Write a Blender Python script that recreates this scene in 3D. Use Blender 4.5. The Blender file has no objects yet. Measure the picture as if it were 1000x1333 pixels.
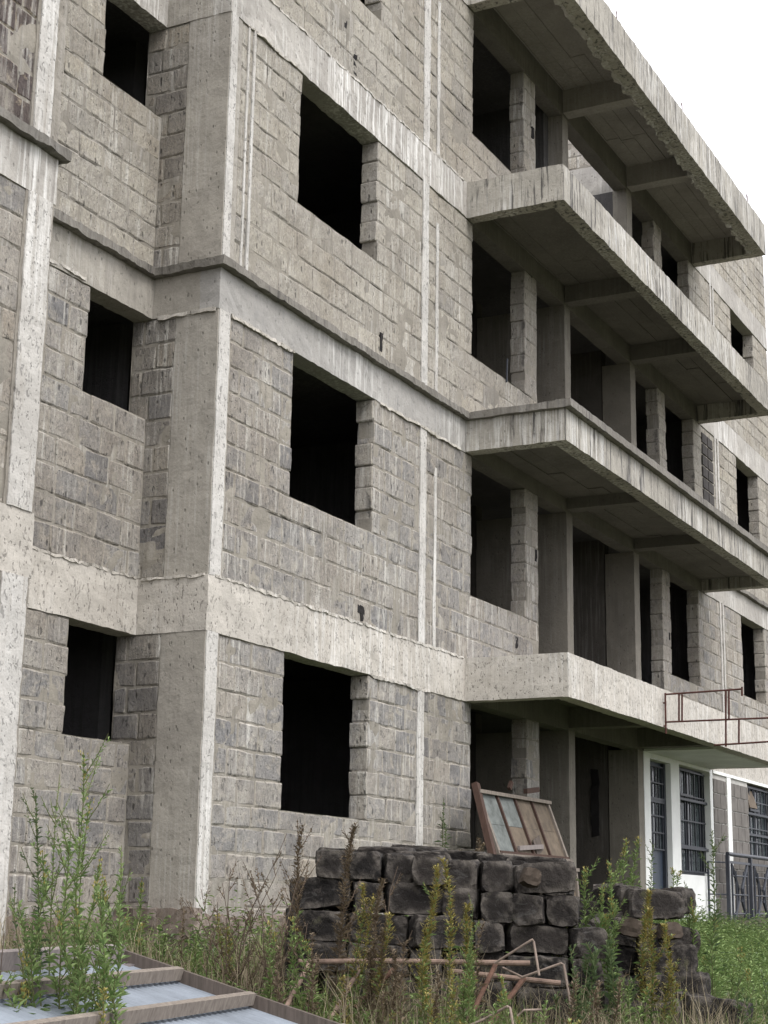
import bpy, math, random
from mathutils import Vector, Matrix, noise
random.seed(7)
SC = bpy.context.scene
COL = SC.collection
R = math.radians

# ------------------------------------------------------------------ camera
F_PX, YAW, PIT, ROL = 2144.743, 1.089, 0.236, 0.016
cy, sy = math.cos(YAW), math.sin(YAW)
FWD = Vector((sy*math.cos(PIT), cy*math.cos(PIT), math.sin(PIT)))
r0 = Vector((cy, -sy, 0)); u0 = r0.cross(FWD)
RGT = math.cos(ROL)*r0 + math.sin(ROL)*u0
UPV = -math.sin(ROL)*r0 + math.cos(ROL)*u0
cam_d = bpy.data.cameras.new('camera'); cam = bpy.data.objects.new('camera', cam_d); COL.objects.link(cam)
m = Matrix((RGT, UPV, -FWD)).transposed().to_4x4()
cam.matrix_world = m
cam_d.sensor_fit = 'VERTICAL'; cam_d.sensor_height = 24; cam_d.sensor_width = 18
cam_d.lens = F_PX/1333*24
cam_d.clip_end = 3000; cam_d.clip_start = 0.05
SC.camera = cam
def W(px, py, depth):                     # a point at a given distance along the view axis
    return (FWD + RGT*((px-500)/F_PX) + UPV*((666.5-py)/F_PX))*depth

# ------------------------------------------------------------------ world, sun, exposure
SUN_EL, SUN_AZ = R(52), R(200)            # soft light from the open side of the plot
wd = bpy.data.worlds.new('World'); SC.world = wd; wd.use_nodes = True
nt = wd.node_tree; nt.nodes.clear()
sky = nt.nodes.new('ShaderNodeTexSky'); sky.sky_type = 'NISHITA'; sky.sun_disc = False
sky.sun_elevation = SUN_EL; sky.sun_rotation = SUN_AZ; sky.air_density = 1; sky.dust_density = 4
tc = nt.nodes.new('ShaderNodeTexCoord'); sep = nt.nodes.new('ShaderNodeSeparateXYZ')
ramp = nt.nodes.new('ShaderNodeValToRGB')
ramp.color_ramp.elements[0].position = 0.0; ramp.color_ramp.elements[0].color = (.80, .795, .85, 1)
ramp.color_ramp.elements[1].position = 0.8; ramp.color_ramp.elements[1].color = (.985, .982, 1.0, 1)
sc_ = nt.nodes.new('ShaderNodeVectorMath'); sc_.operation = 'SCALE'; sc_.inputs['Scale'].default_value = 15
mixw = nt.nodes.new('ShaderNodeMix'); mixw.data_type = 'RGBA'; mixw.inputs[0].default_value = .88
bg = nt.nodes.new('ShaderNodeBackground'); bg.inputs[1].default_value = .1
wo = nt.nodes.new('ShaderNodeOutputWorld')
nt.links.new(tc.outputs['Generated'], sep.inputs[0]); nt.links.new(sep.outputs['Z'], ramp.inputs[0])
nt.links.new(ramp.outputs[0], sc_.inputs[0])
nt.links.new(sky.outputs[0], mixw.inputs[6]); nt.links.new(sc_.outputs[0], mixw.inputs[7])
nt.links.new(mixw.outputs[2], bg.inputs[0]); nt.links.new(bg.outputs[0], wo.inputs[0])
sd = bpy.data.lights.new('sun', 'SUN'); sd.energy = 1.3; sd.angle = R(25); sd.color = (1, .975, .95)
sun = bpy.data.objects.new('sun', sd); COL.objects.link(sun)
sdir = Vector((math.sin(SUN_AZ)*math.cos(SUN_EL), math.cos(SUN_AZ)*math.cos(SUN_EL), math.sin(SUN_EL)))
sun.rotation_euler = (sdir).to_track_quat('Z', 'Y').to_euler()
SC.view_settings.view_transform = 'Standard'; SC.view_settings.look = 'None'
SC.view_settings.gamma = 1; SC.view_settings.exposure = 0.74
SC.cycles.max_bounces = 6; SC.cycles.diffuse_bounces = 3

# ------------------------------------------------------------------ node helpers and materials
class N:
    def __init__(s, name, rough=.9):
        s.m = bpy.data.materials.new(name); s.m.use_nodes = True; s.t = s.m.node_tree
        s.b = s.t.nodes['Principled BSDF']; s.b.inputs['Roughness'].default_value = rough
        s.b.inputs['Specular IOR Level'].default_value = .25
        s.geo = s.t.nodes.new('ShaderNodeNewGeometry')
    def link(s, a, b): s.t.links.new(a, b)
    def pos(s, sc=(1, 1, 1)):
        mp = s.t.nodes.new('ShaderNodeMapping'); mp.inputs['Scale'].default_value = sc
        s.link(s.geo.outputs['Position'], mp.inputs[0]); return mp.outputs[0]
    def obj(s, sc=(1, 1, 1)):
        t = s.t.nodes.new('ShaderNodeTexCoord')
        mp = s.t.nodes.new('ShaderNodeMapping'); mp.inputs['Scale'].default_value = sc
        s.link(t.outputs['Object'], mp.inputs[0]); return mp.outputs[0]
    def noise(s, vec, scale, detail=4, rough=.6, dist=0):
        n = s.t.nodes.new('ShaderNodeTexNoise'); n.inputs['Scale'].default_value = scale
        n.inputs['Detail'].default_value = detail; n.inputs['Roughness'].default_value = rough
        n.inputs['Distortion'].default_value = dist; s.link(vec, n.inputs['Vector']); return n.outputs['Fac']
    def vor(s, vec, scale, out='Distance', feat='F1'):
        n = s.t.nodes.new('ShaderNodeTexVoronoi'); n.feature = feat; n.inputs['Scale'].default_value = scale
        s.link(vec, n.inputs['Vector']); return n.outputs[out]
    def rng(s, v, a, b, c=0, d=1):
        n = s.t.nodes.new('ShaderNodeMapRange'); n.clamp = True
        for i, x in zip((1, 2, 3, 4), (a, b, c, d)): n.inputs[i].default_value = x
        s.link(v, n.inputs[0]); return n.outputs[0]
    def math(s, op, a, b=None):
        n = s.t.nodes.new('ShaderNodeMath'); n.operation = op
        for i, v in enumerate((a, b)):
            if v is None: continue
            if isinstance(v, (int, float)): n.inputs[i].default_value = v
            else: s.link(v, n.inputs[i])
        return n.outputs[0]
    def mix(s, f, a, b, mode='MIX'):
        n = s.t.nodes.new('ShaderNodeMix'); n.data_type = 'RGBA'; n.blend_type = mode
        for i, v in ((0, f), (6, a), (7, b)):
            if isinstance(v, (int, float)): n.inputs[i].default_value = v
            elif isinstance(v, tuple): n.inputs[i].default_value = v+(1,)
            else: s.link(v, n.inputs[i])
        return n.outputs[2]
    def attr(s):
        a = s.t.nodes.new('ShaderNodeAttribute'); a.attribute_name = 'tint'
        x = s.t.nodes.new('ShaderNodeSeparateColor'); s.link(a.outputs['Color'], x.inputs[0]); return x.outputs
    def bump(s, h, strength, dist, prev=None):
        b = s.t.nodes.new('ShaderNodeBump'); b.inputs['Strength'].default_value = strength
        b.inputs['Distance'].default_value = dist; s.link(h, b.inputs['Height'])
        if prev is not None: s.link(prev, b.inputs['Normal'])
        return b.outputs[0]
    def out(s, col, nrm=None):
        if isinstance(col, tuple): s.b.inputs['Base Color'].default_value = col+(1,)
        else: s.link(col, s.b.inputs['Base Color'])
        if nrm is not None: s.link(nrm, s.b.inputs['Normal'])
        return s.m

def stone_mat(name, dark, light, warm, mortar, smear=.46, pits=.72):
    n = N(name); p = n.pos()
    r, e, w = n.attr()[:3]
    base = n.mix(r, dark, light)
    base = n.mix(w, base, warm)
    mott = n.noise(p, 9, 6, .7)
    base = n.mix(n.rng(mott, .3, .75), base, n.mix(1, base, (.70, .69, .70), 'MULTIPLY'))
    fine = n.noise(n.pos((1, 1, .6)), 48, 5, .75)
    base = n.mix(n.rng(fine, .38, .66, 0, .8), n.mix(1, base, (.86, .86, .87), 'MULTIPLY'), n.mix(1, base, (1.38, 1.35, 1.28), 'MULTIPLY'))
    # mortar smeared over the joints and the arrises
    sm = n.noise(p, 7, 5, .65, .4)
    k = n.math('ADD', n.math('MULTIPLY', n.math('SUBTRACT', 1.0, e), .30), sm)
    k = n.rng(k, smear+.17, smear+.33)
    mcol = n.mix(n.rng(n.noise(p, 28, 4), .3, .7), mortar, tuple(c*.72 for c in mortar))
    col = n.mix(k, base, mcol)
    # vertical lime runs
    st = n.noise(n.pos((1, 1, .07)), 22, 4, .6)
    zone = n.noise(n.pos((1, 1, .5)), .9, 3)
    run = n.math('MULTIPLY', n.rng(st, .52, .66), n.rng(zone, .44, .58))
    col = n.mix(n.math('MULTIPLY', run, .7), col, (.62, .6, .55))
    # broken pits and slashes
    pv = n.vor(n.pos((1, 1, .42)), 12)
    pz = n.noise(p, 5, 2)
    pit = n.math('MULTIPLY', n.rng(pv, .19, .10), n.rng(pz, .43, .52))
    pv2 = n.vor(n.pos((.8, .8, 1.0)), 24)
    pit = n.math('MAXIMUM', pit, n.math('MULTIPLY', n.rng(pv2, .17, .1), n.rng(n.noise(p, 3.1, 3), .5, .58)))
    sl = n.rng(n.noise(n.pos((2.4, 2.4, .7)), 14, 3, .5, 1.2), .355, .30)
    pit = n.math('MAXIMUM', pit, sl)
    # open dark cracks along parts of the joints
    crk = n.math('MULTIPLY', n.rng(e, .42, .18), n.rng(n.noise(p, 4.2, 4, .6), .56, .63))
    pit = n.math('MAXIMUM', pit, n.math('MULTIPLY', crk, .9))
    col = n.mix(n.math('MULTIPLY', pit, pits), col, tuple(c*.28 for c in dark))
    chis = n.noise(n.pos((1.2, 1.2, .5)), 32, 5, .75, 1.2)
    big = n.noise(n.pos((1, 1, .8)), .75, 6, .62)
    col = n.mix(n.rng(big, .48, .62, 0, .55), col, n.mix(1, col, (.70, .665, .63), 'MULTIPLY'))
    big2 = n.noise(n.pos((1.2, 1.2, .6)), 1.3, 5, .7)
    col = n.mix(n.rng(big2, .56, .66, 0, .4), col, (.46, .43, .375))
    # brown splashed mud near the ground
    zz_ = n.t.nodes.new('ShaderNodeSeparateXYZ'); n.link(p, zz_.inputs[0])
    mud = n.math('SUBTRACT', n.rng(zz_.outputs[2], 1.1, -.6), n.math('MULTIPLY', n.noise(p, 1.7, 4), .9))
    col = n.mix(n.rng(mud, -.1, .5, 0, .5), col, (.24, .195, .165))
    b = n.bump(chis, 1.0, .02)
    b = n.bump(n.math('SUBTRACT', mott, n.math('MULTIPLY', pit, .9)), .7, .02, b)
    return n.out(col, b)

def concrete_mat(name, c, dark, pit=.5, streak=.5, white=.3, chips=11):
    n = N(name); p = n.pos()
    col = n.mix(n.rng(n.noise(p, 2.3, 6, .65), .33, .68), c, tuple(x*.8 for x in c))
    col = n.mix(n.rng(n.noise(p, 60, 3), .35, .75, 0, .4), col, tuple(x*.6 for x in c))
    pt = n.rng(n.noise(n.pos((1, 1, 1.4)), 1.6, 5, .55, .8), .52, .56)
    col = n.mix(n.math('MULTIPLY', pt, .45), col, tuple(x*.68 for x in c))
    dm = n.rng(n.noise(p, .7, 6, .7), .46, .62)
    col = n.mix(n.math('MULTIPLY', dm, .3), col, dark)
    st = n.noise(n.pos((1, 1, .06)), 17, 5, .65)
    z1 = n.noise(n.pos((1, 1, .3)), 1.1, 3)
    col = n.mix(n.math('MULTIPLY', n.math('MULTIPLY', n.rng(st, .52 if streak > .95 else .53, .62), n.rng(z1, .32 if streak > .95 else .42, .5 if streak > .95 else .6)), streak), col, dark)
    st2 = n.noise(n.pos((1.1, 1.1, .05)), 23, 4, .6)
    z2 = n.noise(n.pos((1, 1, .6)), .65, 4)
    col = n.mix(n.math('MULTIPLY', n.math('MULTIPLY', n.rng(st2, .47, .63), n.rng(z2, .44, .56)), white), col, (.72, .71, .68))
    ch = n.rng(n.vor(n.pos((1.25, 1.25, .7)), chips*1.25), .2, .11)
    ch = n.math('MULTIPLY', ch, n.rng(n.noise(p, 6, 2), .30 if pit > .8 else .42, .42 if pit > .8 else .55))
    ch = n.math('MAXIMUM', ch, n.math('MULTIPLY', n.rng(n.noise(n.pos((1.6, 1.6, .8)), 19, 3, .5, 1), .395 if pit > .8 else .34, .34 if pit > .8 else .28), .8))
    col = n.mix(n.math('MULTIPLY', ch, pit), col, tuple(x*.3 for x in c))
    h = n.math('SUBTRACT', n.noise(p, 30, 6, .7), n.math('MULTIPLY', ch, .8))
    b = n.bump(h, .55, .014)
    b = n.bump(n.noise(p, 6, 3), .3, .03, b)
    return n.out(col, b)

M = {}
M['stone_grey'] = stone_mat('grey dressed stone', (.225, .223, .223), (.365, .35, .325), (.40, .362, .305), (.45, .415, .36), .335)
M['stone_warm'] = stone_mat('buff dressed stone', (.30, .285, .258), (.43, .408, .362), (.44, .41, .345), (.425, .395, .35), .365)
M['stone_side'] = stone_mat('shaded grey return stone', (.185, .18, .178), (.30, .288, .265), (.33, .30, .25), (.36, .335, .29), .41)  # grey stone copy, shade of the left facing wall put into its colour
M['stone_dark'] = stone_mat('dark patched stone', (.075, .06, .06), (.12, .10, .095), (.16, .13, .10), (.40, .335, .25), .40, .3)
M['mortar'] = concrete_mat('lime mortar', (.31, .285, .24), (.12, .11, .10), .5, .4, .2)
M['beam'] = concrete_mat('chipped pale concrete', (.55, .515, .46), (.30, .27, .23), .85, .35, .5, 15)
M['beam_upper'] = concrete_mat('streaked pale concrete', (.47, .445, .405), (.22, .205, .19), .6, .6, .8)
M['beam_grey'] = concrete_mat('patchy grey concrete', (.40, .385, .36), (.25, .245, .24), .4, .7, .5)
M['column'] = concrete_mat('buff cast concrete', (.30, .275, .235), (.19, .175, .155), .6, .5, .12)
M['strip'] = concrete_mat('whitish plaster strip', (.57, .55, .515), (.33, .305, .27), .84, .9, .55, 20)
M['corner'] = concrete_mat('pale buff corner concrete', (.385, .36, .315), (.24, .22, .195), .7, .5, .2)
M['column_inner'] = concrete_mat('shaded buff concrete', (.235, .215, .18), (.14, .128, .11), .5, .5, .1)  # darker copy of the buff concrete, shade behind the balconies painted in
M['parapet'] = concrete_mat('weathered fascia concrete', (.43, .405, .355), (.085, .08, .075), .6, 1.0, .6)
M['soffit'] = concrete_mat('dark board marked concrete', (.205, .19, .17), (.10, .092, .085), .2, .4, .05)  # formwork tone, darkened further for the shade under the balconies
M['inner'] = concrete_mat('darkened inner concrete', (.105, .10, .10), (.04, .038, .035), .3, .4, .05)  # darkness of the rooms is put into this colour
M['recess'] = concrete_mat('shade darkened recess plaster', (.10, .09, .078), (.06, .055, .05), .3, .5, .1)  # plaster colour darkened to carry the deep shade behind the balconies
M['soffit_light'] = concrete_mat('lighter board marked concrete', (.36, .335, .305), (.18, .165, .15), .2, .4, .1)  # lighter tone than the balcony undersides, for the roof canopy
M['plinth'] = concrete_mat('muddy rubble footing', (.23, .185, .155), (.12, .09, .075), .7, .2, .1)
M['ledge'] = concrete_mat('mouldy ledge concrete', (.22, .205, .18), (.07, .065, .06), .4, .8, .1)

def plain(name, c, rough=.6, var=.25, sc=8, metal=0, bumpd=.004):
    n = N(name, rough); p = n.obj()
    n.b.inputs['Metallic'].default_value = metal
    col = n.mix(n.rng(n.noise(p, sc, 5, .65), .3, .7), c, tuple(x*(1-var) for x in c))
    return n.out(col, n.bump(n.noise(p, sc*4, 4), .4, bumpd))
M['white'] = plain('chalky white paint', (.83, .845, .82), .7, .14, 3)
M['white_dull'] = plain('dull white soffit paint', (.74, .76, .72), .8, .2, 2)  # whitish grey, a little darker than the wall paint
M['iron'] = plain('dark steel paint', (.035, .04, .05), .5, .3)
M['vent'] = plain('dark vent block', (.075, .068, .064), .9, .4, 12)
M['gap_dark'] = plain('dark gap patch', (.02, .018, .018), .9, .3)  # near black colour for the flat patches that stand in for gaps
M['rail_paint'] = plain('blue grey rail paint', (.05, .055, .068), .45, .3)
M['glass'] = plain('dusty dark window glass', (.075, .095, .10), .15, .5, 3)
M['door_blue'] = plain('dark blue door sheet', (.045, .06, .085), .4, .3)
M['rust'] = plain('red rusty steel', (.10, .04, .032), .8, .5, 20)
M['pale_rust'] = plain('flaking pale rusty pipe', (.27, .19, .15), .85, .65, 14)
M['brown_rust'] = plain('brown rusty pipe', (.12, .065, .045), .85, .5, 18)
M['wire'] = plain('pale rusty rod', (.30, .235, .195), .8, .5, 14)
M['cover_stone'] = plain('smooth pointed stone', (.19, .175, .16), .85, .4, 4)
M['pointing'] = plain('pale pointing', (.46, .45, .42), .85, .2, 6)

def wood(name, c, d):
    n = N(name, .85); t = n.obj((14, 14, 1.2))
    col = n.mix(n.rng(n.noise(t, 3, 6, .7), .3, .7), c, d)
    return n.out(col, n.bump(n.noise(t, 6, 4), .4, .003))
M['wood'] = wood('weathered sawn timber', (.255, .22, .185), (.12, .10, .085))
M['wood_dark'] = wood('dark wet timber', (.13, .105, .09), (.06, .05, .042))
M['wood_red'] = wood('reddish old timber', (.085, .05, .038), (.045, .028, .022))
M['wood_grey'] = wood('grey driftwood', (.28, .245, .23), (.15, .13, .125))
M['ply'] = plain('brown hardboard', (.165, .13, .095), .8, .55, 6)
M['ply_pale'] = plain('faded pale board', (.17, .185, .175), .8, .6, 7)
M['tin'] = plain('bluish corrugated iron', (.25, .28, .32), .55, .4, 2.2, .1)

def pile_mat():
    n = N('black weathered quarry stone'); p = n.pos()
    oi = n.t.nodes.new('ShaderNodeObjectInfo')
    c = n.mix(oi.outputs['Random'], (.013, .0115, .011), (.033, .028, .025))
    c = n.mix(n.rng(n.noise(p, 7, 6, .75), .54, .70), c, (.085, .074, .064))
    c = n.mix(n.rng(n.noise(p, 3.5, 5, .7), .6, .7), c, (.06, .06, .03))
    pn = n.rng(n.geo.outputs['Pointiness'], .515, .56)
    c = n.mix(n.math('MULTIPLY', pn, n.rng(n.noise(p, 12, 4), .4, .6)), c, (.13, .115, .10))
    chz = n.rng(n.noise(n.pos((1, 1, 2.5)), 5, 5, .8, 1), .57, .62)
    c = n.mix(n.math('MULTIPLY', chz, .5), c, (.10, .095, .09))
    b = n.bump(n.noise(p, 20, 7, .8), 1.0, .035)
    return n.out(c, n.bump(n.noise(p, 90, 3), .4, .006, b))
M['pile'] = pile_mat()
M['pile_buff'] = plain('broken buff stone', (.075, .058, .045), .9, .5, 9)

def leaf_mat(name, c, d, trans=.25):
    n = N(name, .6); a = n.attr()
    col = n.mix(a[0], c, d)
    n.link(col, n.b.inputs['Base Color'])
    tr = n.t.nodes.new('ShaderNodeBsdfTranslucent'); n.link(col, tr.inputs[0])
    mx = n.t.nodes.new('ShaderNodeMixShader'); mx.inputs[0].default_value = trans
    o = n.t.nodes['Material Output']
    n.link(n.b.outputs[0], mx.inputs[1]); n.link(tr.outputs[0], mx.inputs[2]); n.link(mx.outputs[0], o.inputs[0])
    return n.m
M['leaf'] = leaf_mat('fresh green leaf', (.11, .18, .055), (.26, .34, .13))
M['leaf_dark'] = leaf_mat('deep green leaf', (.065, .105, .045), (.14, .19, .085))
M['leaf_yellow'] = leaf_mat('yellowing seed head', (.20, .165, .045), (.36, .31, .10))
M['leaf_dry'] = leaf_mat('dry brown leaf', (.10, .075, .05), (.22, .17, .11))
M['grass'] = leaf_mat('mixed grass', (.06, .12, .024), (.21, .25, .08))
M['straw'] = leaf_mat('dry straw', (.15, .12, .08), (.33, .28, .19))
M['stem'] = plain('plant stem', (.12, .13, .05), .8, .4, 20)
M['stem_dry'] = plain('dry stem', (.13, .095, .07), .8, .4, 20)
def soil():
    n = N('dark soil'); p = n.pos()
    c = n.mix(n.rng(n.noise(p, 3, 6, .7), .35, .65), (.06, .045, .032), (.05, .07, .025))
    return n.out(c, n.bump(n.noise(p, 12, 6), .8, .05))
M['soil'] = soil()

# ------------------------------------------------------------------ mesh building
class MB:
    def __init__(s): s.v = []; s.f = []; s.t = []; s.mi = []; s.has = False
    def add(s, vs, fs, tint=None, mi=0):
        o = len(s.v); s.v += vs; s.f += [tuple(o+i for i in f) for f in fs]; s.mi += [mi]*len(fs)
        if tint is None: tint = [(.5, 1, 0)]*len(vs)
        elif isinstance(tint, tuple): tint = [tint]*len(vs)
        s.t += tint; return s
    def box(s, x0, x1, y0, y1, z0, z1, mi=0):
        vs = [(x, y, z) for x in (x0, x1) for y in (y0, y1) for z in (z0, z1)]
        return s.add(vs, [(0, 1, 3, 2), (4, 6, 7, 5), (0, 4, 5, 1), (2, 3, 7, 6), (0, 2, 6, 4), (1, 5, 7, 3)], None, mi)
    def rough(s, x0, x1, y0, y1, z0, z1, cell=.12, amp=.01, freq=3.0, mi=0):
        lo = (x0, y0, z0); hi = (x1, y1, z1)
        for ax in range(3):
            a, b = (ax+1) % 3, (ax+2) % 3
            na = max(1, min(160, int((hi[a]-lo[a])/cell))); nb = max(1, min(160, int((hi[b]-lo[b])/cell)))
            for side in (0, 1):
                vs = []
                for i in range(na+1):
                    for j in range(nb+1):
                        p = [0, 0, 0]; p[ax] = (lo, hi)[side][ax]
                        p[a] = lo[a]+(hi[a]-lo[a])*i/na; p[b] = lo[b]+(hi[b]-lo[b])*j/nb
                        q = Vector(p); d = noise.noise_vector(q*freq)*amp*.55 + noise.noise_vector(q*freq*4.3)*amp*.6 + noise.noise_vector(q*freq*11)*amp*.35
                        vs.append(tuple(q+d))
                fs = []
                for i in range(na):
                    for j in range(nb):
                        k = i*(nb+1)+j; f = (k, k+nb+1, k+nb+2, k+1)
                        fs.append(f if side else f[::-1])
                s.add(vs, fs, None, mi)
        return s
    def tube(s, pts, r, n=8, mi=0, tint=None):
        pts = [Vector(p) for p in pts]; rs = r if isinstance(r, (list, tuple)) else [r]*len(pts)
        vs = []
        for i, p in enumerate(pts):
            d = (pts[min(i+1, len(pts)-1)]-pts[max(i-1, 0)]).normalized()
            a = d.cross(Vector((0, 0, 1)) if abs(d.z) < .9 else Vector((1, 0, 0))).normalized(); b = d.cross(a)
            for k in range(n):
                t = 2*math.pi*k/n; vs.append(tuple(p+(a*math.cos(t)+b*math.sin(t))*rs[i]))
        fs = [(i*n+k, i*n+(k+1) % n, (i+1)*n+(k+1) % n, (i+1)*n+k) for i in range(len(pts)-1) for k in range(n)]
        fs += [tuple(range(n))[::-1], tuple((len(pts)-1)*n+k for k in range(n))]
        return s.add(vs, fs, tint, mi)
    def bar(s, a, b, w, h, up=(0, 0, 1), mi=0):
        a, b = Vector(a), Vector(b); d = (b-a).normalized(); sd_ = d.cross(Vector(up)).normalized(); u = sd_.cross(d)
        vs = [tuple(p+sd_*(w/2*i)+u*(h/2*j)) for p in (a, b) for i, j in ((-1, -1), (1, -1), (1, 1), (-1, 1))]
        return s.add(vs, [(3, 2, 1, 0), (4, 5, 6, 7), (0, 1, 5, 4), (1, 2, 6, 5), (2, 3, 7, 6), (3, 0, 4, 7)], None, mi)
    def build(s, name, mats, parent=None, smooth=False):
        me = bpy.data.meshes.new(name); me.from_pydata(s.v, [], s.f)
        if not isinstance(mats, (list, tuple)): mats = [mats]
        for m_ in mats: me.materials.append(m_)
        if len(mats) > 1: me.polygons.foreach_set('material_index', s.mi)
        at = me.color_attributes.new('tint', 'FLOAT_COLOR', 'POINT')
        fl = []
        for t in s.t: fl += [t[0], t[1], t[2], 1]
        at.data.foreach_set('color', fl)
        if smooth: me.polygons.foreach_set('use_smooth', [True]*len(me.polygons))
        me.validate(); me.update()
        o = bpy.data.objects.new(name, me); COL.objects.link(o)
        if parent: o.parent = parent
        return o

def tag(o, label=None, cat=None, group=None, kind=None):
    if label: o['label'] = label
    if cat: o['category'] = cat
    if group: o['group'] = group
    if kind: o['kind'] = kind
    return o
def empty(name, loc=(0, 0, 0), rz=0):
    o = bpy.data.objects.new(name, None); COL.objects.link(o); o.location = loc; o.rotation_euler.z = rz
    o.empty_display_size = .2; return o

def one_block(mb, o, u, n, a, b, z0, z1, t, tint, rg):
    """one roughly dressed block: front face a small grid, sides run through the wall"""
    g = rg.uniform(.001, .006)
    pr = rg.uniform(-.003, .008)
    W_, H_ = b-a-2*g, z1-z0-2*g; eu, ez = min(.3, .017/W_), min(.3, .017/H_)
    ni = max(1, int(W_/.09)); us = [0]+[eu+(1-2*eu)*i/ni for i in range(ni+1)]+[1]
    qs = [0]+[ez+(1-2*ez)*i/2 for i in range(3)]+[1]
    nu = len(us)-1; nz = len(qs)-1
    vs = []; tn = []
    ja = [rg.uniform(-.006, .006) for _ in range(4)]
    for i in range(nu+1):
        for j in range(nz+1):
            s_, q = us[i], qs[j]
            uu = a+g+(b-a-2*g)*s_ + ja[0]*(1-s_)*(2*q-1) + ja[1]*s_*(2*q-1)
            zz = z0+g+(z1-z0-2*g)*q + ja[2]*(1-q)*(2*s_-1) + ja[3]*q*(2*s_-1)
            edge = i in (0, nu) or j in (0, nz)
            corner = i in (0, nu) and j in (0, nz)
            P = o+u*uu; P.z = zz
            d = noise.noise(P*6.1)*.006 + noise.noise(P*17)*.006
            e_ = noise.noise_vector(P*11)*.006
            off = pr+d - (.011 if edge else 0)
            P = P+n*off+u*(e_.x+ (.005*(1-2*s_) if corner else 0)); P.z += e_.z+(.004*(1-2*q) if corner else 0)
            vs.append(tuple(P)); tn.append((tint[0], 0 if edge else 1, tint[2]))
    fs = []
    w_ = nz+1
    for i in range(nu):
        for j in range(nz):
            k = i*w_+j; fs.append((k, k+w_, k+w_+1, k+1))
    ring = [i*w_ for i in range(nu)] + [nu*w_+j for j in range(nz)] + [i*w_+nz for i in range(nu, 0, -1)] + [j for j in range(nz, 0, -1)]
    base = len(vs)
    for r_ in ring:
        q = Vector(vs[r_]); q = q - n*t*1.0; vs.append(tuple(q)); tn.append((tint[0], 1, tint[2]))
    L = len(ring)
    for i in range(L): fs.append((ring[i], base+i, base+(i+1) % L, ring[(i+1) % L]))
    if u.cross(Vector((0, 0, 1))).dot(n) < 0: fs = [f[::-1] for f in fs]
    mb.add(vs, fs, tn)

def block_wall(name, parent, o, u, n, ua, ub, z0, z1, openings, mat, h=.245, t=.2, seed=1, warm=.2, lens=(.28, .5), core=True, jag=.026):
    """openings: (u0,u1,z0,z1). blocks and the mortar bed between them form one wall"""
    rg = random.Random(seed); o = Vector(o); u = Vector(u); n = Vector(n)
    zs = sorted({z0, z1} | {z for op in openings for z in op[2:4] if z0+.03 < z < z1-.03})
    mb = MB(); mm = MB()
    for k in range(len(zs)-1):
        za, zb = zs[k], zs[k+1]; nc = max(1, round((zb-za)/h))
        zm = (za+zb)/2
        ivs = [(ua, ub)]
        for (a, b, c, d) in openings:
            if c-.01 < zm < d+.01:
                new = []
                for (p, q) in ivs:
                    if a > p+.02: new.append((p, min(a, q)))
                    if b < q-.02: new.append((max(b, p), q))
                ivs = [iv for iv in new if iv[1]-iv[0] > .02] if new else []
        for (p, q) in ivs:
            mort_n = max(1, int((q-p)/.09)); mz = max(1, int((zb-za)/.09))
            pi, qi = (p+.012 if p > ua+.01 else p), (q-.012 if q < ub-.01 else q)
            if core:
                vs = []; fs = []
                for i in range(mort_n+1):
                    for j in range(mz+1):
                        P = o+u*(pi+(qi-pi)*i/mort_n); P.z = za+(zb-za)*j/mz
                        P = P + n*(-.0045+noise.noise(P*5+Vector((3, 1, 9)))*.014+noise.noise(P*15)*.004)
                        vs.append(tuple(P))
                for i in range(mort_n):
                    for j in range(mz):
                        kk = i*(mz+1)+j; fs.append((kk, kk+mz+1, kk+mz+2, kk+1))
                e = len(vs)
                for (uu, zz) in ((pi, za), (qi, za), (qi, zb), (pi, zb)):
                    P = o+u*uu-n*(t-.01); P.z = zz; vs.append(tuple(P))
                c4 = [0, mort_n*(mz+1), mort_n*(mz+1)+mz, mz]
                fs.append((e, e+3, e+2, e+1))
                for i in range(4): fs.append((c4[i], e+i, e+(i+1) % 4, c4[(i+1) % 4]))
                if u.cross(Vector((0, 0, 1))).dot(n) < 0: fs = [f[::-1] for f in fs]
                mb.add(vs, fs, (.5, 0, .0), 1)
            for c in range(nc):
                ca = za+(zb-za)*c/nc; cb = za+(zb-za)*(c+1)/nc
                x = p; first = rg.uniform(*lens) * (.55 if (c+k) % 2 else 1)
                while x < q-.01:
                    w_ = first if x == p else rg.uniform(*lens)
                    if q-(x+w_) < .16: w_ = q-x
                    xa, xb = x, min(q, x+w_)
                    if abs(xa-p) < 1e-6 and p > ua+.01: xa -= rg.uniform(-.012, jag)
                    if abs(xb-q) < 1e-6 and q < ub-.01: xb += rg.uniform(-.012, jag)
                    wv = min(1, max(0, rg.gauss(warm, .22)))
                    one_block(mb, o, u, n, xa, xb, ca, cb, t-.003, (rg.random(), 1, wv), rg)
                    x += w_
    return mb.build(name, [mat, M['mortar']], parent)

# ------------------------------------------------------------------ levels and lines of the building (metres, eye level = 0)
YF, YS, YL, YP = 8.128, 8.89, 8.066, 6.808
C, E_, D_, END, LX = 12.147, 17.647, 27.653, 32.76, 9.62
B1B, B1T, B2B, ZL, B3B, B3T, B4B, B4T = 2.387, 2.895, 5.43, 5.865, 8.51, 8.99, 11.5, 12.09
T = .2
def ground_z(x, y):
    z = -.50-.12*(YF-min(y, YF))+.026*(x-12)
    return max(-1.75, z)+.05*noise.noise(Vector((x*.7, y*.7, 0)))

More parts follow.
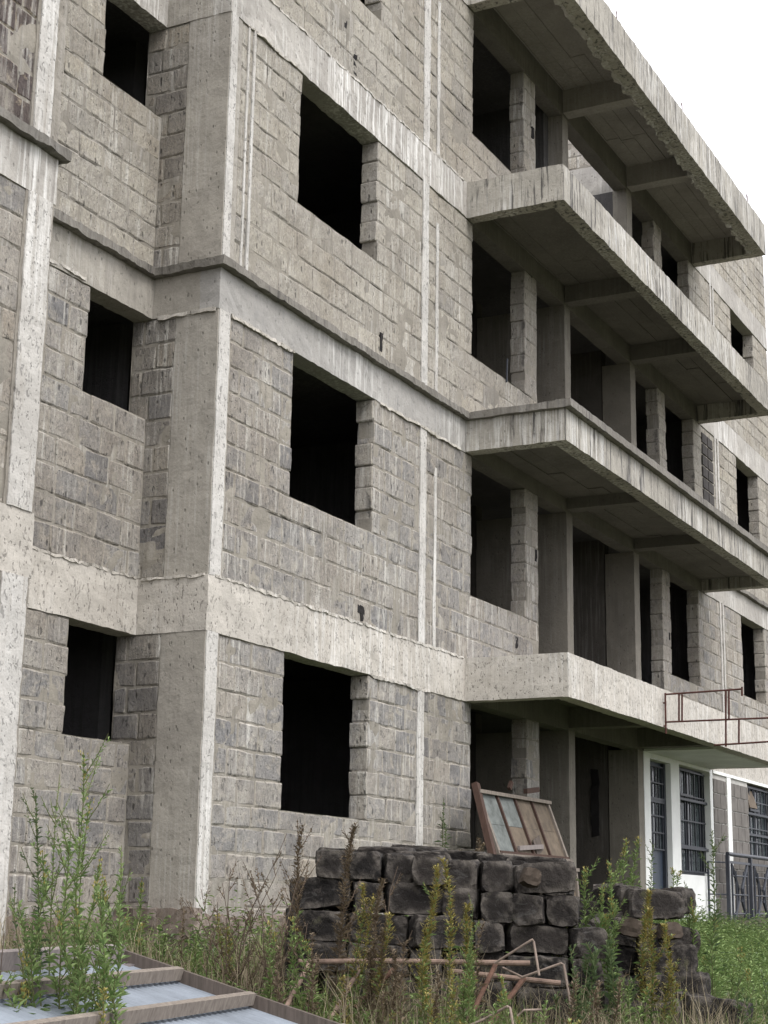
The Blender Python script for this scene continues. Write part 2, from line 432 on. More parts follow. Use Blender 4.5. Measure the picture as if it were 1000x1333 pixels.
bld = tag(empty('apartment_building', (12, 9, -.5)), 'four storey unfinished apartment building of bare grey stone blocks with concrete balconies', 'building')
BI = Vector((12, 9, -.5))
def kid(mb, name, mats, parent=None, smooth=False):
    """link a part built in world coordinates under its parent"""
    par = parent or bld
    o = mb.build(name, mats, None, smooth); o.parent = par
    o.matrix_parent_inverse = Matrix.Translation(-wloc(par)); return o
def wloc(o):
    v = Vector(o.location); p = o.parent
    if o.type == 'MESH' and p is not None: return Vector((0, 0, 0))
    return v
def fix(o, par=None):
    o.parent = par or bld; o.matrix_parent_inverse = Matrix.Translation(-wloc(par or bld)); return o
X, Y_, Zv = Vector((1, 0, 0)), Vector((0, 1, 0)), Vector((0, 0, 1))
UX, NF = (1, 0, 0), (0, -1, 0)

# main facade, one wall per storey, with window openings
floors = [(-.95, B1B, [(13.527, 15.263, .885, B1B), (17.85, 19.57, .69, B1B)], 'stone_grey', .12, 1),
          (B1T, B2B, [(13.527, 15.263, 3.931, B2B), (17.85, 19.57, 3.692, B2B)], 'stone_grey', .22, 2),
          (ZL+.045, B3B, [(13.527, 15.263, 7.05, B3B), (17.85, 19.57, 6.744, B3B)], 'stone_warm', .45, 3),
          (B3T, B4B, [(13.527, 15.263, 10.03, B4B), (17.85, 19.57, 9.768, B4B)], 'stone_warm', .5, 4)]
for z0, z1, ops, mt, wm, sd_ in floors:
    fix(block_wall('block_wall', None, (0, YF, 0), UX, NF, 12.36, 20.0, z0, z1, ops, M[mt], seed=sd_, warm=wm))
# wall right of the balconies
rf = [(B1T, B2B, [(24.15, 25.3, 0, B2B), (25.7, 27.28, 3.75, B2B), (30.01, 31.63, 3.93, B2B)], 'stone_grey', .3, 12),
      (ZL+.045, B3B, [(24.15, 25.3, 0, B3B), (25.7, 27.28, 6.75, B3B), (30.01, 31.63, 7.1, B3B)], 'stone_warm', .5, 13),
      (B3T, B4B, [(24.15, 25.3, 0, B4B), (25.7, 27.28, 9.77, B4B), (30.01, 31.63, 10.03, B4B)], 'stone_warm', .5, 14)]
for z0, z1, ops, mt, wm, sd_ in rf:
    ops = [(a, b, max(c, z0-.01) if c else z0-.01, d) for a, b, c, d in ops]
    fix(block_wall('block_wall', None, (0, YF, 0), UX, NF, 24.15, END, z0, z1, ops, M[mt], seed=sd_, warm=wm))
fix(block_wall('block_wall', None, (0, YF, 0), UX, NF, 27.66, END, 11.95, 13.6, [], M['stone_warm'], seed=15, warm=.5))
# set back wall, its windows run into the return wall
for z0, z1, wz, mt, wm, sd_ in [(-.95, B1B, 1.396, 'stone_grey', .12, 21), (B1T, B2B, 4.439, 'stone_grey', .3, 22),
                                (ZL+.045, B3B, 7.53, 'stone_warm', .55, 23), (B3T, B4B, 10.5, 'stone_warm', .5, 24)]:
    fix(block_wall('block_wall', None, (0, YS, 0), UX, NF, 9.4, C-.004, z0, z1, [(11.19, C-.004, wz, z1)], M[mt], seed=sd_, warm=wm))
# return wall between set back wall and corner column (faces left)
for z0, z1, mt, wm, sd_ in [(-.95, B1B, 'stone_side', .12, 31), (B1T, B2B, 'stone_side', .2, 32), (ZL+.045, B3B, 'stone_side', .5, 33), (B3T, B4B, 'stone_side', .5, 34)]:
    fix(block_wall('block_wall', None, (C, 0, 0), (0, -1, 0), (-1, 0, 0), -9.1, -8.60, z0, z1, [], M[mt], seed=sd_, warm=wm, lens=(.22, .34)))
# left bay
for z0, z1, mt, wm, sd_ in [(-1.0, B1B, 'stone_grey', .25, 41), (B1T, B2B, 'stone_grey', .5, 42), (ZL+.045, B3B, 'stone_dark', .1, 43), (B3T, B4B, 'stone_warm', .5, 44)]:
    fix(block_wall('block_wall', None, (0, YL, 0), UX, NF, 5.0, 9.29, z0, z1, [(6.2, 7.6, z0+1.0, z1)], M[mt], seed=sd_, warm=wm))

def cm(name, mat, *boxes, cell=.11, amp=.011, parent=None):
    for b in boxes:
        mb = MB(); mb.rough(*b, cell=cell, amp=amp); o = kid(mb, name, mat, parent)
    return o
# corner columns
for z0, z1, k in [(-1.0, B1B, 'corner'), (B1T, B2B, 'corner'), (ZL+.045, B3B, 'corner'), (B3T, B4B, 'corner')]:
    cm('corner_column', M[k], (C-.006, 12.362, YF-.004, 8.602, z0, z1), cell=.07, amp=.009)
    cm('plaster_strip', M['strip'], (C+.004, 12.33 if z0 < 5 else 12.27, YF-.016, YF-.003, z0, z1), cell=.05, amp=.007)
    cm('corner_column', M['column'], (9.27, LX, YL-.012, 8.9, z0, z1), cell=.07, amp=.012)
    cm('plaster_strip', M['strip'], (9.30, 9.59 if z0 < 5 else 9.5, YL-.026, YL-.013, z0, z1), cell=.05, amp=.009)
# plaster strips on the main facade and thin double lines of mortar
for z0, z1 in [(-.9, B1B), (B1T, B2B), (ZL+.05, B3B), (B3T, B4B)]:
    cm('plaster_strip', M['strip'], (16.40, 16.56, YF-.016, YF+.0, z0, z1), cell=.05, amp=.009)
    if z0 > 2: cm('plaster_strip', M['strip'], (16.78, 16.85, YF-.012, YF, z0, z1-.4), cell=.05, amp=.008)
    if z0 > 5: cm('plaster_strip', M['strip'], (12.46, 12.49, YF-.016, YF, z0, z1), (12.56, 12.60, YF-.018, YF, z0, z1), cell=.05, amp=.005)
    if z0 > 2: cm('plaster_strip', M['strip'], (28.55, 28.63, YF-.016, YF, z0, z1), (28.72, 28.80, YF-.018, YF, z0, z1), cell=.06, amp=.006)
# ring beams
for z0, z1, mt in [(B1B, B1T, 'beam'), (B2B, ZL-.035, 'beam_grey'), (B3B, B3T, 'beam_upper'), (B4B, 11.95, 'beam_upper')]:
    rmat = M['beam_upper'] if z0 > 4 else M[mt]
    cm('ring_beam', M[mt], (C-.012, E_, YF-.014, YF+T+.01, z0, z1), amp=.014, cell=.08)
    cm('ring_beam', M['soffit'] if z0 > 3 else M['soffit'], (E_+.003, D_-.003, YF-.01, YF+T+.01, z0, z1-.004), amp=.01)  # beam behind the balconies, its shade put into the darker concrete
    cm('ring_beam', rmat, (D_, END, YF-.014, YF+T+.01, z0, z1), amp=.012)
    cm('ring_beam', M['beam'] if z0 < 3 else M['corner'], (C-.012, C+.2, YF+T+.012, YS-.018, z0, z1), amp=.01, cell=.07)
    cm('ring_beam', M['beam'] if z0 < 3 else M['corner'] if z0 < 6 else M['beam_upper'], (9.64, C+.2, YS-.016, YS+T, z0, z1), amp=.012, cell=.07)
    cm('ring_beam', rmat, (5, 9.635, YL-.016, YS-.02, z0, z1), amp=.012, cell=.09)
cm('plinth', M['plinth'], (C-.12, 20.0, YF-.10, YF-.004, -1.1, -.10), cell=.07, amp=.085)
cm('plinth', M['plinth'], (C-.14, C-.02, YF-.09, YS-.02, -1.1, -.02), cell=.07, amp=.045)
cm('plinth', M['plinth'], (9.5, C-.14, YS-.09, YS-.02, -1.1, -.12), cell=.07, amp=.05)
# crusts of squeezed out mortar along the beam bottoms
for bx in ((C+.2, 13.5, YF-.03, YF-.01, B2B-.03, B2B+.005), (C-.03, C-.008, YF+.02, YS-.1, B2B-.025, B2B+.012), (9.75, 11.1, YS-.03, YS-.012, B2B+.02, B2B+.05),
           (15.4, 17.5, YF-.028, YF-.01, B2B-.02, B2B+.01), (C+.1, E_-.05, YF-.024, YF-.01, B1T-.01, B1T+.018), (15.3, 16.7, YF-.026, YF-.01, B1B-.02, B1B+.01),
           (C-.026, C-.008, YF+.02, YS-.05, B1T-.012, B1T+.012), (9.8, C-.05, YS-.024, YS-.012, B1T-.01, B1T+.015), (C+.1, E_-.1, YF-.02, YF-.01, B3T-.01, B3T+.015), (C+.3, 13.4, YF-.024, YF-.01, B3B-.015, B3B+.01)):
    cm('mortar_crust', M['beam'], bx, cell=.035, amp=.026)
for hx, hz, hw, hh_ in ((14.63, 9.06, .07, .24), (15.36, 6.02, .06, .22), (14.97, 3.0, .13, .08), (15.02, 2.93, .05, .16), (14.4, 9.5, .06, .1), (9.72, 5.0, .06, .3), (9.68, 1.6, .07, .75), (19.2, 3.25, .07, .14), (19.86, 4.5, .06, .16), (19.84, 10.6, .07, .16), (25.58, 4.3, .05, .12)):
    yy = YS if hx < 10 else YF
    cm('hole_patch', M['gap_dark'], (hx, hx+hw, yy-.0125, yy+.02, hz, hz+hh_), cell=.03, amp=.02)  # raised dark patches paint the shade inside missing bits of wall
# projecting ledge all round at second floor level
LT, LB, LP = ZL+.043, ZL-.034, .095
cm('ledge', M['ledge'], (5, LX+.09, YL-LP, YS-.001, LB, LT), amp=.02, cell=.045)
cm('ledge', M['ledge'], (LX+.092, C-.095, YS-LP, YS+.1, LB, LT), amp=.02, cell=.045)
cm('ledge', M['ledge'], (C-.093, C+.1, YF-LP, YS+.1, LB, LT), amp=.02, cell=.045)
cm('ledge', M['ledge'], (C+.102, E_, YF-LP, YF+.1, LB, LT), amp=.02, cell=.045)
cm('ledge', M['ledge'], (D_+.06, END, YF-LP, YF+.1, LB, LT), amp=.02, cell=.045)

# columns of the recessed balcony front
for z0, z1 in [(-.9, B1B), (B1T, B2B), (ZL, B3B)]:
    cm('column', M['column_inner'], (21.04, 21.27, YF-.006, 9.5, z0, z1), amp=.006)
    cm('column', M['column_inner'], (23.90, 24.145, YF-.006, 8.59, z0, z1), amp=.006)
cm('column', M['column'], (21.04, 21.27, YF-.006, 8.35, B3T, B4B), amp=.006)
cm('column', M['column'], (23.90, 24.145, YF-.006, 8.36, B3T, B4B), amp=.006)
cm('inner_wall', M['inner'], (23.91, 24.14, 8.365, 10.5, B3T, B4B), amp=.003)  # rear part of the column, its shade painted as dark concrete
# plastered cross walls running back from the second and third column, with an open joint
for z0, z1 in [(-.9, B1B), (B1T, B2B), (ZL, B3B)]:
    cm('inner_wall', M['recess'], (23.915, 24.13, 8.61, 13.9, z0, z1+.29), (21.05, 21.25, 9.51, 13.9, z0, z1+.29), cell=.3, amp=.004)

# balconies: edge beams, cantilever beams, slab
def balcony(z0, z1, fas, ledge=False, roof=False, roughness=.01):
    mb = MB()
    bw = .2
    mb.rough(E_, D_, YP, YP+bw, z0, z1, cell=.07 if not roof else .09, amp=roughness)
    mb.rough(E_, E_+bw, YP+bw, YF-.016, z0, z1, cell=.07, amp=roughness)
    mb.rough(D_-bw, D_, YP+bw, YF-.016, z0, z1, cell=.1, amp=.008)
    b = kid(mb, 'roof_canopy' if roof else 'balcony', M[fas])
    s_ = MB(); rb_ = random.Random(int(z0*10)); yy = YP+bw
    s_.box(E_+bw, D_-bw, YP+bw, YF-.016, z1-.185, z1-.03)
    while yy < YF-.03:
        y2 = min(YF-.016, yy+.215); xx = E_+bw
        while xx < D_-bw-.01:
            x2 = min(D_-bw, xx+rb_.uniform(1.5, 2.9)); dz = rb_.uniform(.002, .018)
            s_.rough(xx+.004, x2-.004, yy+.003, y2-.003, z1-.19-dz, z1-.18, cell=.2, amp=.003); xx = x2
        yy = y2
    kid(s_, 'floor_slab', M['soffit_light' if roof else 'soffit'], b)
    for xa in (21.04, 23.9):
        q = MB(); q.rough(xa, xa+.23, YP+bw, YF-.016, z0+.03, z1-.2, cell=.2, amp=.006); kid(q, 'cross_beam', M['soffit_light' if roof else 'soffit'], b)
    if ledge:
        l = MB()
        l.rough(E_-.07, D_+.07, YP-.09, YP+.1, LB, LT+.02, cell=.06, amp=.012)
        l.rough(E_-.07, E_+.1, YP+.1, YF-.1, LB, LT+.01, cell=.06, amp=.012)
        l.rough(D_-.1, D_+.07, YP+.1, YF-.1, LB, LT+.01, cell=.1, amp=.01)
        kid(l, 'ledge', M['ledge'], b)
    return b
b1 = balcony(B1B, B1T, 'beam')
b2 = balcony(5.44, ZL-.036, 'parapet', ledge=True)
b3 = balcony(B3B, B3T, 'parapet', roughness=.016)
b4 = balcony(B4B, B4T, 'parapet', roof=True, roughness=.013)
# ragged lip of spilt concrete along the inner edge of the roof fascia, and on the balconies
lip = MB(); lip.rough(E_+.22, D_-.22, YP+.185, YP+.26, B4B-.0, B4B+.04, cell=.05, amp=.085, freq=4.5)
kid(lip, 'concrete_lip', M['beam_upper'], b4)
# starter bars on roof edge
for xx in (20.05, 23.1, 26.9):
    rb = MB()
    for k in range(3): rb.tube([(xx+.07*k, YP+.1, B4T-.05), (xx+.07*k+.01, YP+.1+.03*k, B4T+.28+.06*k)], .006, 5)
    kid(rb, 'starter_bar', M['rust'], b4)
rb = MB()
for k, (a, b) in enumerate(((19.3, 9.2), (20.55, 9.95), (20.75, 9.9))): rb.tube([(a, YF+.3, B3T-.1 if k else 9.7), (a+.02, YF+.3, b+.3)], .012, 5)
kid(rb, 'starter_bar', M['rust'])
rb = MB(); rb.tube([(18.9, YF-.02, 6.70), (18.9, YF-.03, 7.02)], .012, 5); kid(rb, 'starter_bar', M['iron'])

# inside: floor slabs, party walls, back wall (dark rooms behind the openings)
for z in (B1T, ZL, B3T):
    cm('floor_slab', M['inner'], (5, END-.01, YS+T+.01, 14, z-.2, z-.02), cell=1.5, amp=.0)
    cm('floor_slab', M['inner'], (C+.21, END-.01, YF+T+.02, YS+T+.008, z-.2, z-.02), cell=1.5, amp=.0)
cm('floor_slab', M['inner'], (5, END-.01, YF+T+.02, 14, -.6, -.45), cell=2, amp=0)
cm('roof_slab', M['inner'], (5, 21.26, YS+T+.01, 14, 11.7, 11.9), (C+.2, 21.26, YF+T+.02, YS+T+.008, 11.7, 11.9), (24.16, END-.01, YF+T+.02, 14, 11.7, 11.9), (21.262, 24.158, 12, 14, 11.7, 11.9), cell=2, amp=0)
for xx in (5.0, 9.75, 12.6, 17.35, 20.2, 25.0, 28.2, END-.2):
    y0 = 10.6 if xx in (20.2, 25.0) else (YF+T+.02 if xx > 12.3 else YS+T+.012)
    if xx == 12.6: y0 = 9.6
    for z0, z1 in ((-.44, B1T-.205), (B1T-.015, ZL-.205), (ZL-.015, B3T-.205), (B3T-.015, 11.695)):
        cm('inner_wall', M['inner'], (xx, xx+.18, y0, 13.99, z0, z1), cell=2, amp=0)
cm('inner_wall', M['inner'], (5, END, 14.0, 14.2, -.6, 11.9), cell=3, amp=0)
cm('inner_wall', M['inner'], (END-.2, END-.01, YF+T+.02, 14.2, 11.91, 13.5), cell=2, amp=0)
cm('inner_wall', M['inner'], (20.86, 21.05, YF+T+.02, 12, B3T-.015, 11.695), cell=1, amp=0)  # wall added to keep light from the open bay out of these rooms
# wall seen through the open top storey bay, rising above the roof
fix(block_wall('block_wall', None, (24.0, 0, 0), (0, -1, 0), (-1, 0, 0), -12, -9.51, 12.1, 13.4, [], M['stone_warm'], seed=51, warm=.4))
fix(block_wall('block_wall', None, (23.96, 0, 0), (0, -1, 0), (-1, 0, 0), -9.5, -8.4, 12.05, 13.2, [], M['stone_warm'], seed=52, warm=.4))
cm('ring_beam', M['beam_upper'], (23.95, 24.15, 8.36, 12, 11.51, 12.04), amp=.01)

# ------------------------------------------------------------------ ground floor right: white painted bay, door, windows
w = MB()
zb = -.6
w.box(24.15, 24.44, YF-.014, YF+.19, zb, B1B)
w.box(24.44, 25.46, YF-.014, YF+.19, 2.30, B1B)
w.box(25.46, 25.90, YF-.014, YF+.19, zb, B1B)
w.box(25.90, 27.60, YF-.014, YF+.19, zb, .60)
w.box(25.90, 27.60, YF-.014, YF+.19, 2.33, B1B)
w.box(27.60, 27.76, YF-.014, YF+.19, zb, B1B)
kid(w, 'painted_wall', M['white'])
w = MB(); w.box(24.15, D_-.21, YP+.21, YF-.018, B1B-.006, B1B+.03); kid(w, 'painted_soffit', M['white_dull'], b1)
def grille(parent, x0, x1, z0, z1, y, nx, nz, mat, t=.022):
    g = MB()
    for i in range(nx+1):
        xx = x0+(x1-x0)*i/nx; g.box(xx-t/2, xx+t/2, y-t, y, z0, z1)
    for j in range(nz+1):
        zz = z0+(z1-z0)*j/nz; g.box(x0-.01, x1+.01, y-t*1.6, y-t*1.05, zz-t/2, zz+t/2)
    return kid(g, 'security_grille', mat, parent)
def window(x0, x1, z0, z1, y, nx, nz, open_vent=False):
    f = MB(); t = .05
    f.box(x0, x0+t, y-.03, y+.03, z0, z1); f.box(x1-t, x1, y-.03, y+.03, z0, z1)
    f.box(x0+t, x1-t, y-.03, y+.03, z0, z0+t); f.box(x0+t, x1-t, y-.03, y+.03, z1-t, z1)
    xm = (x0+x1)/2; f.box(xm-.03, xm+.03, y-.028, y+.028, z0+t, z1-t)
    f.box(x0+t, x1-t, y-.032, y+.025, z1-.5, z1-.45)
    fr = kid(f, 'window', M['iron'])
    p = MB(); p.box(x0+t, x1-t, y+.005, y+.012, z0+t, z1-t); kid(p, 'pane', M['glass'], fr)
    grille(fr, x0+.04, x1-.04, z0+.05, z1-.05, y-.05, nx, nz, M['iron'])
    v = MB(); v.bar((x0+.2, y-.1, z1-.45), (x1-.8, y-.1, z1-.45), .02, .04); v.bar((x0-.02, y-.09, z1-.52), (x1+.05, y-.09, z1-.52), .04, .04)
    v.bar((x0-.02, y-.09, z0+.42), (x1+.07, y-.09, z0+.42), .04, .04)
    kid(v, 'grille_bar', M['iron'], fr)
    if open_vent:
        q = MB(); q.bar((x0+.35, y-.12, z1-.42), (x0+.35, y-.03, z1-.1), .5, .03, up=(0, 1, 0)); kid(q, 'top_vent', M['ply'], fr)
    return fr
window(25.91, 27.59, .61, 2.32, YF+.15, 6, 4)
d = MB()
d.box(24.45, 25.45, YF+.12, YF+.17, -.4, 2.29)
dr = kid(d, 'door', M['door_blue'])
p = MB(); p.box(24.56, 25.34, YF+.112, YF+.119, .95, 2.2); kid(p, 'pane', M['glass'], dr)
g = MB(); g.box(24.45, 24.54, YF+.07, YF+.119, -.4, 2.29); g.box(25.36, 25.45, YF+.07, YF+.119, -.4, 2.29); g.box(24.54, 25.36, YF+.07, YF+.119, 1.66, 1.74)
kid(g, 'door_frame', M['iron'], dr)
grille(dr, 24.6, 25.3, .95, 2.22, YF+.1, 4, 5, M['iron'])
# finished stonework with raised pointing beyond
w = MB(); w.box(27.765, 30.0, YF, YF+.19, -.6, 2.33); w.box(30.0, 31.7, YF, YF+.19, -.6, .98); w.box(31.7, END, YF, YF+.19, -.6, 2.33)
w.box(27.765, END, YF-.002, YF+.19, 2.332, B1B-.002)
pw = kid(w, 'pointed_wall', M['pointing'])
mb = MB(); rg = random.Random(77)
zz = -.5
row = 0
while zz < 2.25:
    for (a, b) in ((27.78, 28.58), (28.84, 29.99), (31.71, END)) if zz > .9 else ((27.78, 28.58), (28.84, END)):
        x = a+(0 if row % 2 else -.2)
        while x < b:
            xa, xb = max(a, x), min(b, x+.42)
            if xb-xa > .06: mb.rough(xa+.012, xb-.012, YF-.02, YF+.02, zz+.013, zz+.24, cell=.12, amp=.006)
            x += .42
    zz += .25; row += 1
kid(mb, 'facing_stones', M['cover_stone'], pw)
w = MB(); w.box(28.59, 28.83, YF-.03, YF-.001, -.5, 2.32); w.box(27.77, END, YF-.028, YF-.004, 2.33, B1B-.004); kid(w, 'white_band', M['white'], pw)
window(30.02, 31.68, .99, 2.31, YF+.12, 6, 5, True)
w = MB(); w.rough(27.5, 33, 7.2, YF-.03, -.75, -.33, cell=.3, amp=.02); kid(w, 'plinth', M['column'])
# vent block panel on the second floor
v = MB()
for i in range(2):
    for j in range(7):
        x0 = 27.75+i*.34; z0 = 6.95+j*.21
        v.box(x0, x0+.30, YF-.022, YF+.02, z0, z0+.17)
vb = kid(v, 'vent_panel', M['vent'])

# dark patch standing in for the black slit in the ground floor passage
w = MB(); w.rough(23.895, 23.91, 8.75, 8.87, 1.1, 2.1, cell=.1, amp=.03); kid(w, 'slit_patch', M['gap_dark'])

# ------------------------------------------------------------------ ground and street furniture
g = MB(); xs = [-40+i*1.0 for i in range(56)]+[16+i*1.2 for i in range(40)]; ys = [-30+i*1.5 for i in range(20)]+[0+i*.5 for i in range(20)]+[10+i*4 for i in range(20)]
vs = [(x, y, ground_z(x, y)) for x in xs for y in ys]; ny = len(ys)
g.add(vs, [(i*ny+j, (i+1)*ny+j, (i+1)*ny+j+1, i*ny+j+1) for i in range(len(xs)-1) for j in range(ny-1)])
big = 900
g.add([(-big, -big, -2.6), (big, -big, -2.6), (big, big, -2.6), (-big, big, -2.6)], [(0, 1, 2, 3)])
tag(g.build('ground', M['soil'], smooth=True), kind='structure')
# @@PART2
ORD = ['first', 'second', 'third', 'fourth', 'fifth', 'sixth', 'seventh', 'eighth', 'ninth', 'tenth', 'eleventh', 'twelfth']
def on_plane(px, py, ax, v):
    d = W(px, py, 1.0); return d*(v/d[ax])

# --- balustrade of the finished ground floor flat
bal = tag(empty('balustrade', (28, 7.85, -.33)), 'blue grey painted steel balustrade with crossed panels in front of the pointed stone wall', 'balustrade')
def bchild(mb, name, mat=M['rail_paint']): return fix(mb.build(name, mat), bal)
yb = 7.85; x0b = on_plane(947, 1111, 1, yb).x; zt = on_plane(947, 1111.5, 1, yb).z; zl_ = -.30
x1b = 32.9
q = MB(); q.tube([(x0b, yb, zt), (x1b, yb, zt)], .035, 10); bchild(q, 'top_rail')
q = MB(); q.bar((x0b, yb, zt-.13), (x1b, yb, zt-.13), .03, .04); bchild(q, 'rail')
q = MB(); q.bar((x0b, yb, zl_+.08), (x1b, yb, zl_+.08), .03, .04); bchild(q, 'rail')
PIT_ = on_plane(976.5, 1115, 1, yb).x-x0b; px_ = x0b; bays = []
while px_ < x1b:
    q = MB(); q.box(px_-.03, px_+.03, yb-.03, yb+.03, zl_-.03, zt-.02); bchild(q, 'post'); bays.append(px_); px_ += PIT_
for a in bays[:-1]:
    b = a+PIT_; c_ = (a+b)/2; za, zb_ = zl_+.1, zt-.15; zm = (za+zb_)/2
    for s1, s2 in ((a+.24, b-.24),):
        q = MB(); sm = (s1+s2)/2; hw = (s2-s1)/2
        for sg in (-1, 1):
            q.tube([(sm+sg*hw, yb, za+.03), (sm+sg*.1, yb, zm-.1), (sm+sg*.1, yb, zm+.1), (sm+sg*hw, yb, zb_-.03)], .026, 6)
            q.tube([(sm+sg*hw*.55, yb, za+.12), (sm+sg*.2, yb, zm), (sm+sg*hw*.55, yb, zb_-.12)], .018, 6)
            q.tube([(sm+sg*hw, yb, za), (sm+sg*hw, yb, zb_)], .02, 6)
        q.tube([(sm-hw, yb, zm), (sm+hw, yb, zm)], .016, 6)
        q.tube([(sm-hw, yb, za+.2), (sm+hw, yb, za+.2)], .016, 6); q.tube([(sm-hw, yb, zb_-.2), (sm+hw, yb, zb_-.2)], .016, 6)
        bchild(q, 'crossed_panel')
q = MB()
for z in (zt-.14, zm, zl_+.08): q.tube([(x0b-.02, yb+.03, z), (x0b-.4, YF-.06, z)], .014, 6)
q.tube([(x0b-.4, YF-.06, zl_), (x0b-.4, YF-.06, zt-.14)], .02, 6); bchild(q, 'side_rail')

# --- rusty bracket frame sticking out of the first balcony
xr = 21.1
rf_ = tag(empty('bracket_frame', (xr, YP, 2.4)), 'thin red rusty steel frame sticking out from the lowest balcony edge', 'steel frame')
def RP(px, py): return on_plane(px, py, 0, xr)
for a, b, nm in [((866, 904), (966, 897), 'bar'), ((866, 940), (1040, 933), 'bar'), ((930, 970), (1040, 963), 'bar'), ((866, 902), (867, 955), 'post'),
             ((884, 904), (884, 938), 'post'), ((888, 904), (888, 938), 'post'), ((945, 898), (945, 972), 'post'), ((949, 898), (949, 937), 'post'), ((962, 936), (962, 968), 'post'), ((966, 894), (966, 906), 'post'), ((1038, 933), (1038, 965), 'post')]:
    q = MB(); q.tube([RP(*a), RP(*b)], .013, 6); fix(q.build(nm, M['rust']), rf_)
q = MB(); q.tube([RP(866, 915), RP(866, 915)+Vector((0, .14, 0))], .012, 6); q.tube([RP(866, 945), RP(866, 945)+Vector((0, .14, 0))], .012, 6); fix(q.build('bracket', M['rust']), rf_)

# --- framed boards leaning at the wall opening
def lean_panel(x0, x1, z0, z1, y0, lean, label, boards, cat='framed board', hole=False, n=4):
    root = tag(empty('framed_panel', ((x0+x1)/2, y0, z0)), label, cat)
    def P(s, t, o=0): return Vector((x0+(x1-x0)*s, y0+lean*t-o, z0+(z1-z0)*t+o*lean/(z1-z0)))
    for s in (0, 1):
        q = MB(); q.bar(P(s, 0), P(s, 1), .05, .06, up=(0, 1, 0)); fix(q.build('stile', M['wood']), root)
    for t in (.02, .98):
        q = MB(); q.bar(P(-.01, t, .03), P(1.02, t, .03), .05, .04, up=(0, 0, 1)); fix(q.build('cross_rail', M['wood']), root)
    q = MB(); q.bar(P(0, .07, .03), P(1, .065, .03), .02, .025); fix(q.build('cross_rail', M['wood_red']), root)
    for i in range(n):
        for (ta, tb, mt) in ((0.0, .5, boards[i][0]), (.505, 1, boards[i][1])):
            a, b, c_, d_ = P(i/n+.012, ta), P((i+1)/n-.012, ta), P((i+1)/n-.012, tb), P(i/n+.012, tb)
            q = MB(); off = Vector((0, .012, 0))
            q.add([tuple(v) for v in (a, b, c_, d_)]+[tuple(v+off) for v in (a, b, c_, d_)], [(0, 1, 2, 3), (7, 6, 5, 4), (0, 4, 5, 1), (1, 5, 6, 2), (2, 6, 7, 3), (3, 7, 4, 0)])
            fix(q.build('board', M[mt]), root)
        if i: q = MB(); q.bar(P(i/n, 0, .01), P(i/n, 1, .01), .035, .03, up=(0, 1, 0)); fix(q.build('slat', M['wood_red']), root)
    if hole:
        q = MB(); a = P(.60, .12, .015); q.bar(a, a+Vector((-.06, .03, .17)), .2, .01, up=(0, 1, 0)); fix(q.build('torn_patch', M['wood_dark']), root)
        q = MB(); q.bar(P(.28, .15, .03), P(.62, .2, .05), .03, .05); fix(q.build('loose_strip', M['wood_grey']), root)
    return root
yb0 = 7.45
A = on_plane(650, 1116, 1, yb0); B = on_plane(739, 1120, 1, yb0); Tp = on_plane(625, 1030, 1, yb0+.28)
lean_panel(A.x, B.x, A.z, Tp.z, yb0, .28, 'brown framed board with four slatted bays leaning in the ground floor opening', [('ply_pale', 'ply_pale'), ('ply', 'ply_pale'), ('ply', 'ply'), ('ply', 'ply')], hole=True)
lean_panel(A.x+.45, B.x+.12, -.5, A.z-.06, yb0-.12, .08, 'second framed board standing low behind the stone pile, under the taller leaning one', [('ply', 'ply')]*4)
q = MB(); q.bar(on_plane(650, 1150, 1, yb0-.08), on_plane(619, 1020, 1, yb0+.3), .09, .07, up=(0, 1, 0))
tag(q.build('timber_post', M['wood_red']), 'reddish timber post leaning at the left edge of the framed board', 'timber')
tag(MB().bar(on_plane(663, 1027, 1, yb0+.28), on_plane(666, 1018, 1, yb0+.28), .04, .05).bar(on_plane(684, 1030, 1, yb0+.27), on_plane(700, 1028, 1, yb0+.27), .05, .06).build('rubble', M['wood_red']), 'small reddish broken chunks resting on top of the leaning framed board', 'rubble')

# --- timber frame with corrugated sheets lying bottom left
d1 = W(1150, 1180, 1).normalized(); m_ = W(160, 1240, 1).cross(W(430, 1333, 1)).normalized()
d2 = m_.cross(d1).normalized()
if d2.dot(RGT) > 0: d2 = -d2                      # along the right hand edge, away to the left
P0 = W(330, 1299, 9.6); nr = d1.cross(d2).normalized()
if nr.z < 0: nr = -nr
def edge_s(px, py):                              # distance along the edge line for a picture point
    r_ = W(px, py, 1); a = r_.cross(RGT*0+UPV)   # plane through the eye and that column
    return -(P0.dot(a))/(d2.dot(a))
root = tag(empty('roof_frame', P0), 'timber frame with battens over bluish corrugated iron sheets lying among the weeds', 'roof panel')
def pchild(mb, name, mat): return fix(mb.build(name, mat), root)
sA, sE = edge_s(160, 1240), edge_s(560, 1378)
q = MB(); q.bar(P0+d2*(sA+.03)-nr*.03, P0+d2*sE-nr*.03, .042, .10, up=nr); pchild(q, 'edge_board', M['wood_dark'])
for k, s in enumerate((sA, edge_s(236, 1268), edge_s(330, 1299), edge_s(452, 1341))):
    q = MB(); st_ = P0+d2*s-d1*.03
    q.bar(st_-nr*.0, st_-d1*3.6-nr*.0, .045, .07 if k else .10, up=nr); pchild(q, 'batten', M['wood'] if k else M['wood_grey'])
